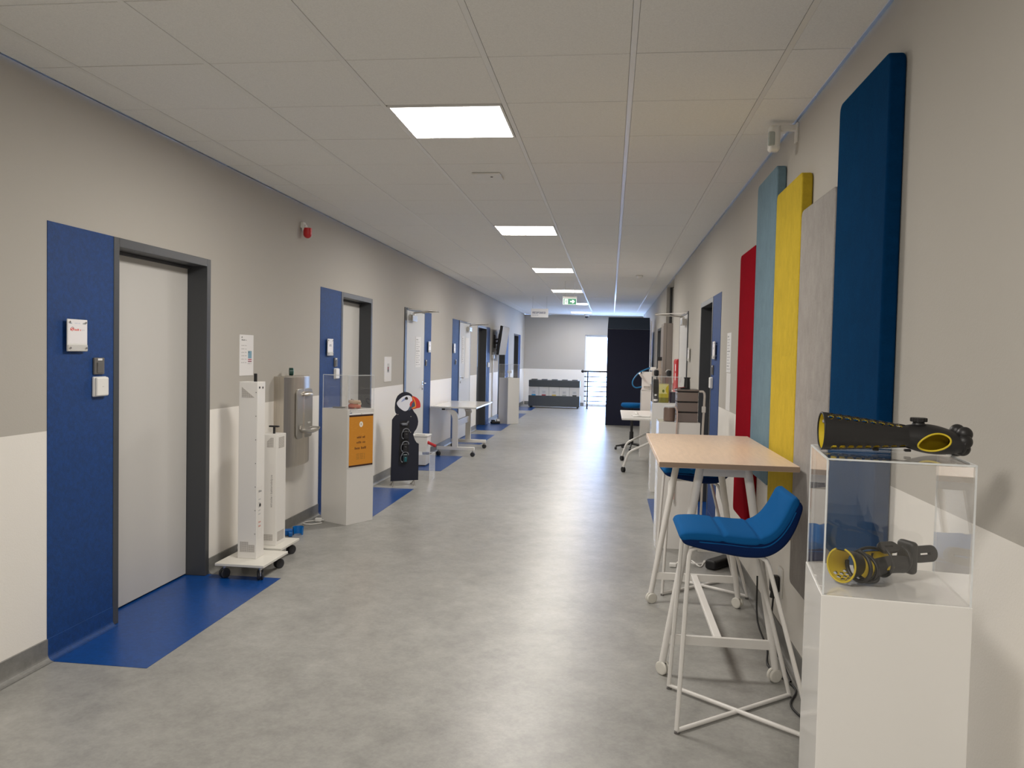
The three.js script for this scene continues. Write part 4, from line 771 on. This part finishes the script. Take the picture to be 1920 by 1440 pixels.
{
  const o = thing('arm_brace', 'black and yellow perforated wrist brace lying on top of the clear cover', 'brace', [.497, 1.3215, -1.955], rad(-3));
  const L = .30;
  const R = (t, a) => { // forearm narrowing to the wrist, then the palm
    const k = t < .62 ? t / .62 : 1, w = t > .62 ? (t - .62) / .38 : 0;
    const ry = .0445 - .0185 * Math.pow(k, 1.2) + .008 * Math.sin(Math.PI * Math.min(1, w * 1.1)), rz = .043 - .012 * k + .014 * Math.sin(Math.PI * .5 * w);
    return [.0455 - .004 * k + (w > 0 ? -.012 * w : 0) + (ry - .0445) * (.1), 0, ry, rz, t * L];
  };
  const hole = (t, a) => {
    if (t < .62) for (let row = 0; row < 7; row++) for (let c = 0; c < 9; c++) {
      const hc = .05 + c * .063 + (row % 2) * .031, ha = [1.75, 1.35, .98, -.95, -1.35, 2.2, 2.6][row]; if (hc > .6) continue;
      const du = (t - hc) / .023, dv = wrapA(a - ha) / .17; if (du * du + dv * dv < 1) return true;
    }
    const du = (t - .79) / .105, dv = wrapA(a - (-.18 + .30 * (t - .79) / .1)) / .62; return du * du + dv * dv < 1; // the thumb hole
  };
  obj('outer_shell', pierced(R, L, hole), M.brace, o);
  obj('yellow_lining', pierced(R, L, hole, 220, 96, .003), M.yellow, o);
  const ring = (t, rr, m, name) => { const pts = []; for (let k = 0; k <= 40; k++) { const a = k / 40 * Math.PI * 2, [cy, cz, ry, rz, x] = R(t, a); pts.push(V(x, cy + (ry - .0015) * Math.sin(a), cz + (rz - .0015) * Math.cos(a))); } return tube(pts, rr, 60, 8); };
  obj('rim', [ring(.002, .0022), ring(.998, .004)], M.brace, o);
  { const pts = []; for (let k = 0; k <= 36; k++) { const b = k / 36 * 2 * Math.PI, t = .79 + .107 * Math.cos(b), a = -.18 + .30 * (t - .79) / .1 + .63 * Math.sin(b), [cy, cz, ry, rz, x] = R(t, a); pts.push(V(x, cy + ry * Math.sin(a), cz + rz * Math.cos(a))); } obj('thumb_rim', tube(pts, .0022, 70, 8), M.yellow, o); }
  obj('tightening_dial', [cyl(.017, .017, .009, .213, .079, 0, 28), cyl(.012, .014, .008, .213, .0715, 0, 24), ...Array.from({ length: 14 }, (_, k) => rbox(.003, .008, .003, .213 + .017 * Math.cos(k / 14 * 6.283), .079, .017 * Math.sin(k / 14 * 6.283), .001))], M.brace, o);
  // knuckle bar: a lumpy closed end
  const knob = []; for (let k = 0; k < 7; k++) { const a = k / 7 * 6.283; knob.push(new THREE.SphereGeometry(.017, 16, 12).translate(.302 + .004 * Math.sin(k * 2.1), .034 + .021 * Math.sin(a), .030 * Math.cos(a))); }
  knob.push(new THREE.SphereGeometry(.03, 20, 14).scale(.55, .9, 1.1).translate(.300, .034, 0));
  obj('knuckle_pad', knob, M.brace, o);
  obj('lace_guide', [.03, .12, .19].map(x => rbox(.014, .006, .012, x, .0055 + x * .01, .004, .002)), M.brace, o);
}
{
  const o = thing('hand_brace', 'black and yellow open finger brace inside the clear cover', 'brace', [.543, 1.0266, -1.896], rad(26));
  o.scale.setScalar(1.03);
  const R1 = (t, a) => [.0385 - .006 * t, 0, .0375 - .010 * t, .033 - .010 * t, -.012 + .062 * t];
  const h1 = (t, a) => { for (let r = 0; r < 3; r++) for (let c = 0; c < 4; c++) { const du = (t - .22 - r * .26) / .10, dv = wrapA(a - (-2.4 + c * .36 + (r % 2) * .18)) / .13; if (du * du + dv * dv < 1) return true; } return false; };
  // cuff: an open ring whose inside is yellow
  obj('cuff', pierced(R1, 0, h1, 60, 120, 0, -4.3, 1.35).rotateY(.32), M.brace, o);
  obj('cuff_lining', pierced(R1, 0, h1, 60, 120, .0025, -4.3, 1.35).rotateY(.32), M.yellow, o);
  const arc = (x, cy, cz, ry, rz, a0, a1, r) => { const pts = []; for (let k = 0; k <= 20; k++) { const a = a0 + (a1 - a0) * k / 20; pts.push(V(x, cy + ry * Math.sin(a), cz + rz * Math.cos(a))); } return tube(pts, r, 40, 8); };
  obj('cuff_rim', [arc(-.012, .0385, 0, .0375, .033, -4.3, 1.35, .0022).rotateY(.32)], M.yellow, o);
  obj('strap_loop', [arc(.035, .034, .006, .033, .036, -3.3, 1.6, .0045), arc(.052, .030, .010, .028, .034, -3.3, 1.6, .004), tube([V(.035, .003, .01), V(.045, .004, .03), V(.055, .012, .042), V(.055, .04, .04)], .004)], M.brace, o);
  // palm piece: half shell, yellow inside
  const R2 = (t, a) => [.036 + .006 * Math.sin(3 * t), 0, .036 - .008 * t, .034 - .004 * t, .055 + .105 * t];
  const h2 = (t, a) => { const du = (t - .72) / .16, dv = wrapA(a - 2.1) / .35; return du * du + dv * dv < 1 || ((t - .45) / .10) ** 2 + (wrapA(a + .35) / .22) ** 2 < 1; };
  obj('palm_shell', pierced(R2, 0, h2, 110, 90, 0, -3.6, .55), M.brace, o);
  obj('palm_lining', pierced(R2, 0, h2, 110, 90, .0025, -3.6, .55), M.yellow, o);
  obj('palm_rim', [tube([V(.055, .055, -.03), V(.085, .064, -.028), V(.12, .060, -.028), V(.16, .05, -.028)], .0035), arc(.158, .042, 0, .028, .030, -3.4, 1.4, .004), arc(.105, .038, 0, .032, .032, -3.6, 1.2, .0035)], M.brace, o);
  obj('finger_block', [rbox(.022, .075, .05, .178, .045, .0, .010, 3)], M.brace, o);
  const link = new THREE.Shape(); link.absarc(-.018, 0, .017, Math.PI / 2, Math.PI * 1.5); link.lineTo(.018, -.017); link.absarc(.018, 0, .017, -Math.PI / 2, Math.PI / 2); link.closePath(); const slotHole = new THREE.Path(); slotHole.moveTo(-.016, -.004); slotHole.lineTo(-.016, .004); slotHole.lineTo(.016, .004); slotHole.lineTo(.016, -.004); link.holes.push(slotHole);
  obj('buckle', [new THREE.ExtrudeGeometry(link, { depth: .006, bevelEnabled: true, bevelSize: .002, bevelThickness: .002, bevelSegments: 2 }).rotateX(-.25).translate(.212, .052, .012), new THREE.ExtrudeGeometry(link, { depth: .005, bevelEnabled: true, bevelSize: .002, bevelThickness: .002, bevelSegments: 2 }).scale(.75, .75, 1).rotateX(-.9).translate(.120, .068, .0)], M.brace, o);
}

// ------------------------------------------------------------------ things on the plinths and table along the right wall
{ // stacked metal boxes
  const mb = std({ color: lin(.30, .26, .24), metalness: .75, roughness: .34 });
  const labels = ['bottom box of the metal stack behind the high table', 'middle box of the metal stack behind the high table', 'top box of the metal stack behind the high table'];
  for (let k = 0; k < 3; k++) {
    const o = thing('metal_box', labels[k], 'box', [.618, 1.0205 + k * .0825, -6.60], 0, 'stacked metal boxes');
    obj('box_body', rbox(.165, .076, .20, 0, .038, 0, .006), mb, o); obj('box_rim', rbox(.171, .005, .206, 0, .0792, 0, .002), M.black, o);
    obj('latch', [-1, 1].flatMap(s => [rbox(.008, .02, .03, s * .085, .06, .04, .003), rbox(.008, .012, .02, s * .085, .02, .05, .003)]), M.steel, o);
  }
  const l = thing('box_lid', 'metal lid with black knob on top of the box stack', 'lid', [.618, 1.0205 + 3 * .0825, -6.60]);
  obj('lid_plate', [rbox(.18, .014, .21, 0, .0075, 0, .005)], mb, l); obj('lid_handle', [cyl(.022, .026, .085, .0, .058, 0), cyl(.026, .026, .01, 0, .105, 0), rbox(.05, .012, .03, -.03, .02, .02, .004)], M.black, l);
  obj('red_cord', tube([V(-.02, .03, .02), V(-.06, .025, .04), V(-.10, .018, .06)], .004), std({ color: lin(.3, .08, .08), roughness: .6 }), l);
  const j = thing('sample_jar', 'brown clear-walled jar beside the metal box stack', 'jar', [.482, 1.0205, -6.585]);
  obj('jar_body', new THREE.LatheGeometry([[0, 0], [.043, 0], [.046, .006], [.046, .10], [.042, .108], [.042, .112]].map(p => new THREE.Vector2(...p)), 30), std({ color: lin(.20, .14, .115), roughness: .25 }), j); obj('jar_rim', cyl(.047, .046, .012, 0, .118, 0, 30), M.acrylicEdge, j);
  const h = thing('hose', 'pale hose hanging from the metal box stack down the plinth', 'hose', [.728, 0, -6.45]);
  obj('hose_tube', [tube([V(-.02, 1.27, -.03), V(.012, 1.26, .0), V(.012, 1.15, .01), V(.006, .9, .01), V(.014, .6, .01), V(.010, .1, .012), V(.012, .008, .03)], .009, 80)], std({ color: lin(.5, .46, .42), roughness: .5 }), h); obj('hose_clip', rbox(.03, .05, .03, .010, 1.13, .008, .006), M.leaf, h);
  const w = thing('hose', 'thin pink tube hanging in front of the plinth with the metal boxes', 'hose', [.528, 0, -6.462]);
  obj('hose_tube', tube([V(-.01, 1.15, .012), V(.006, 1.1, .016), V(.004, .95, .012), V(-.004, .7, .012), V(-.002, .4, .012)], .006, 50), std({ color: lin(.56, .43, .38), roughness: .5 }), w); obj('hose_tip', cyl(.008, .006, .03, -.002, .39, .012, 12), M.leaf, w);
}
{ // under the second cover
  const y = 1.0206;
  const t = canvasTex(128, 256, (g, w, h) => { g.fillStyle = '#d8d293'; g.fillRect(0, 0, w, h); g.fillStyle = '#c5b62a'; g.beginPath(); g.moveTo(w, 0); g.quadraticCurveTo(60, 60, 110, 130); g.lineTo(w, 160); g.fill(); g.fillStyle = '#b9ae35'; g.fillRect(0, 130, w, 70); g.fillStyle = '#7c7a33'; g.fillRect(0, 186, w, 70); g.fillStyle = '#6b7526'; g.beginPath(); g.ellipse(58, 92, 15, 22, 0, 0, 7); g.fill(); });
  const p = thing('food_pouch', 'yellow printed pouch standing under the clear cover', 'pouch', [.612, y, -9.32]);
  const pg = new THREE.BoxGeometry(.11, .205, .05, 8, 12, 4), pp = pg.attributes.position; for (let i = 0; i < pp.count; i++) { const v = (pp.getY(i) + .1025) / .205; pp.setZ(i, pp.getZ(i) * (1 - .93 * Math.pow(v, 1.6))); pp.setY(i, pp.getY(i) + .1025); } pg.computeVertexNormals();
  obj('pouch_body', pg, std({ map: t, roughness: .4 }), p); obj('pouch_seal', rbox(.11, .01, .003, 0, .2105, 0, .001), std({ color: lin(.6, .55, .25), roughness: .5 }), p);
  const b = thing('small_bottle', 'dark bottle with white cap and label under the clear cover', 'bottle', [.522, y, -9.30]);
  obj('bottle_body', new THREE.LatheGeometry([[0, 0], [.022, 0], [.023, .05], [.012, .065], [.011, .075]].map(q => new THREE.Vector2(...q)), 24), M.black, b); obj('bottle_cap', cyl(.013, .013, .018, 0, .084, 0), M.whitePlastic, b); obj('bottle_label', cyl(.0236, .0232, .025, 0, .026, 0, 24), M.paper, b);
  const s = thing('dark_sachet', 'tall dark sachet leaning under the clear cover', 'sachet', [.532, y, -9.42], .3);
  obj('sachet_body', [extrude([[-.03, 0], [.035, 0], [.02, .25], [-.045, .25]], .012, .002).translate(0, .002, 0)], std({ color: lin(.05, .05, .055), roughness: .4 }), s); obj('sachet_seal', rbox(.066, .012, .005, -.012, .258, .006, .001), M.grey, s);
  const d = thing('dark_box', 'black carton beside the yellow pouch', 'carton', [.715, y, -9.33]);
  obj('carton_body', rbox(.06, .12, .05, 0, .06, 0, .002), M.navy, d); obj('carton_flap', [rbox(.075, .004, .06, 0, .123, 0, .001)], M.steel, d);
  for (const [x, lab] of [[.525, 'black goggles on the clear cover, window side'], [.668, 'black goggles on the clear cover, wall side']]) { const q = thing('goggles', lab, 'goggles', [x, 1.3208, -9.36], .2, 'goggles on the clear cover'); obj('goggle_body', rbox(.05, .07, .06, 0, .036, 0, .016, 3), M.black, q); obj('goggle_strap', new THREE.TorusGeometry(.03, .005, 8, 24, Math.PI).translate(0, .045, -.02), M.leaf, q); }
}
{ // white machine, blue hose and camera arm on the far plinth
  const y = 1.0205, o = thing('white_machine', 'white bench machine with a looping blue hose', 'machine', [.562, y + .0008, -12.55]);
  obj('machine_body', [rbox(.15, .27, .18, 0, .155, 0, .006), rbox(.16, .02, .2, 0, .0105, 0, .004)], M.white, o); obj('machine_column', rbox(.05, .36, .06, .10, .181, .0, .006), M.white, o);
  obj('machine_head', rbox(.09, .05, .08, .09, .34, .03, .008), M.whitePlastic, o); obj('machine_nozzle', bar(V(-.06, .19, .10), V(-.12, .27, .13), .018), M.whitePlastic, o); obj('clamp', [rbox(.10, .02, .03, .0, .06, .10, .003), cyl(.012, .012, .09, .06, .06, .11)], M.steel, o);
  obj('blue_hose', tube([V(.07, .36, .04), V(-.02, .33, .08), V(-.13, .27, .1), V(-.21, .17, .12), V(-.22, .09, .13), V(-.17, .045, .13), V(-.08, .06, .12)], .010, 80), std({ color: lin(.01, .16, .36), roughness: .35 }), o);
  const a = thing('camera_arm', 'beige upright arm with a black head beside the white machine', 'camera arm', [.745, y, -12.50]);
  obj('arm_post', [rbox(.045, .47, .045, 0, .236, 0, .008), rbox(.07, .10, .06, .0, .30, .01, .01), rbox(.055, .16, .07, .0, .08, .01, .01)], std({ color: lin(.42, .36, .31), roughness: .5 }), a); obj('arm_head', rbox(.07, .055, .06, 0, .498, .0, .006), M.black, a);
}
{ // flip-top table in front of it
  const o = thing('folding_table', 'white table with curved feet along the wall before the navy booth', 'table', [.50, 0, -11.25]);
  obj('tabletop', rbox(.68, .025, 1.60, 0, .727, 0, .006), M.white, o);
  for (const z of [.55, -.65]) {
    obj('leg', [rbox(.06, .62, .04, .12, .40, z, .008), bent([V(.12, .45, z), V(-.235, .27, z), V(-.30, .07, z)], .06, .016, 12), bent([V(.12, .30, z), V(.26, .22, z), V(.30, .07, z)], .05, .016, 12)], M.white, o);
    caster(-.30, z, .075, .036, M.black, o, .5, M.black); caster(.30, z, .075, .036, M.black, o, .5, M.black);
  }
  obj('modesty_panel', rbox(.02, .35, 1.1, .15, .52, -.05, .004), M.white, o); obj('folding_beam', rbox(.10, .03, 1.2, .10, .698, -.05, .004), M.white, o);
  const c = thing('white_cloth', 'folded white cloth on the far white table', 'cloth', [.43, .7398, -10.80], .1);
  const pg = new THREE.PlaneGeometry(.26, .2, 20, 14).rotateX(-Math.PI / 2), p = pg.attributes.position; for (let i = 0; i < p.count; i++) p.setY(i, .012 + .006 * Math.sin(p.getX(i) * 40) * Math.cos(p.getZ(i) * 33)); pg.computeVertexNormals();
  obj('cloth_sheet', pg, std({ color: lin(.8, .79, .77), roughness: .9, side: THREE.DoubleSide }), c); obj('cloth_fold', rbox(.25, .012, .19, 0, .0065, 0, .005), M.paper, c);
  const m = thing('white_mouse', 'small white mouse-shaped device beside the folded cloth', 'device', [.37, .7398, -11.15], .4); obj('device_body', new THREE.SphereGeometry(1, 20, 12, 0, 7, 0, Math.PI / 2).scale(.03, .035, .045), M.whitePlastic, m); obj('device_button', rbox(.02, .006, .02, 0, .034, 0, .003), M.whitePlastic, m);
  const s = thing('lab_stool', 'blue round lab stool behind the far white table', 'stool', [.37, 0, -13.35]);
  obj('seat', [new THREE.LatheGeometry([[0, .70], [.15, .70], [.18, .72], [.185, .75], [.17, .775], [0, .78]].map(q => new THREE.Vector2(...q)), 32)], M.fabric, s); obj('gas_column', [cyl(.022, .022, .45, 0, .48, 0), cyl(.032, .036, .2, 0, .2, 0)], M.black, s);
  for (let k = 0; k < 5; k++) { const a = k / 5 * 6.283 + .4; obj('leg', [bar(V(.02 * Math.cos(a), .10, .02 * Math.sin(a)), V(.26 * Math.cos(a), .06, .26 * Math.sin(a)), .018, .013)], M.black, s); caster(.26 * Math.cos(a), .26 * Math.sin(a), .055, .025, M.rubber, s, a); }
}
{ // tall taupe cabinet and the red cabinet on the right wall
  const taupe = std({ color: lin(.29, .25, .225), roughness: .5 });
  const o = thing('tall_cabinet', 'tall taupe cabinet standing against the wall past the red box', 'cabinet', [.909, 0, -13.06]);
  obj('cabinet_body', rbox(.196, 2.08, .60, 0, 1.04, 0, .004), taupe, o); obj('cabinet_door', [rbox(.004, 2.0, .29, -.1005, 1.04, .148, .001), rbox(.004, 2.0, .29, -.1005, 1.04, -.148, .001)], taupe, o); obj('handle', [bar(V(-.118, .95, .02), V(-.118, 1.15, .02), .005), cylX(.004, .02, -.112, .96, .02), cylX(.004, .02, -.112, 1.14, .02)], M.steel, o); obj('side_groove', rbox(.006, 2.06, .003, -.05, 1.04, .3005, .001), M.grey, o);
  const r = thing('fire_cabinet', 'red fire hose cabinet on the wall before the taupe cabinet', 'fire cabinet', [XR, .72, -11.66], -Math.PI / 2);
  obj('cabinet_box', rbox(.50, .80, .02, 0, .40, .0105, .006), M.red, r); obj('cabinet_door', rbox(.47, .77, .010, 0, .40, .0255, .004), M.red, r); obj('white_pictogram', [rbox(.10, .10, .002, .12, .68, .0315, .0005), rbox(.10, .10, .002, .12, .55, .0315, .0005)], M.paper, r); obj('handle', rbox(.02, .1, .02, -.19, .4, .0405, .005), M.steel, r);
  const w = new THREE.Group(); w.name = 'trim_1'; scene.add(w); struct(w, 'dark frame strips in the wall niche above the taupe cabinet', 'trim');
  obj('dark_strip', span(XR + .055, XR + .085, 0, CE - .03, -14.299, -14.26), M.frame, w); obj('pale_strip', span(XR + .10, XR + .16, 0, CE - .03, -14.299, -14.27), M.leaf, w);
}
renderer.render(scene, camera);
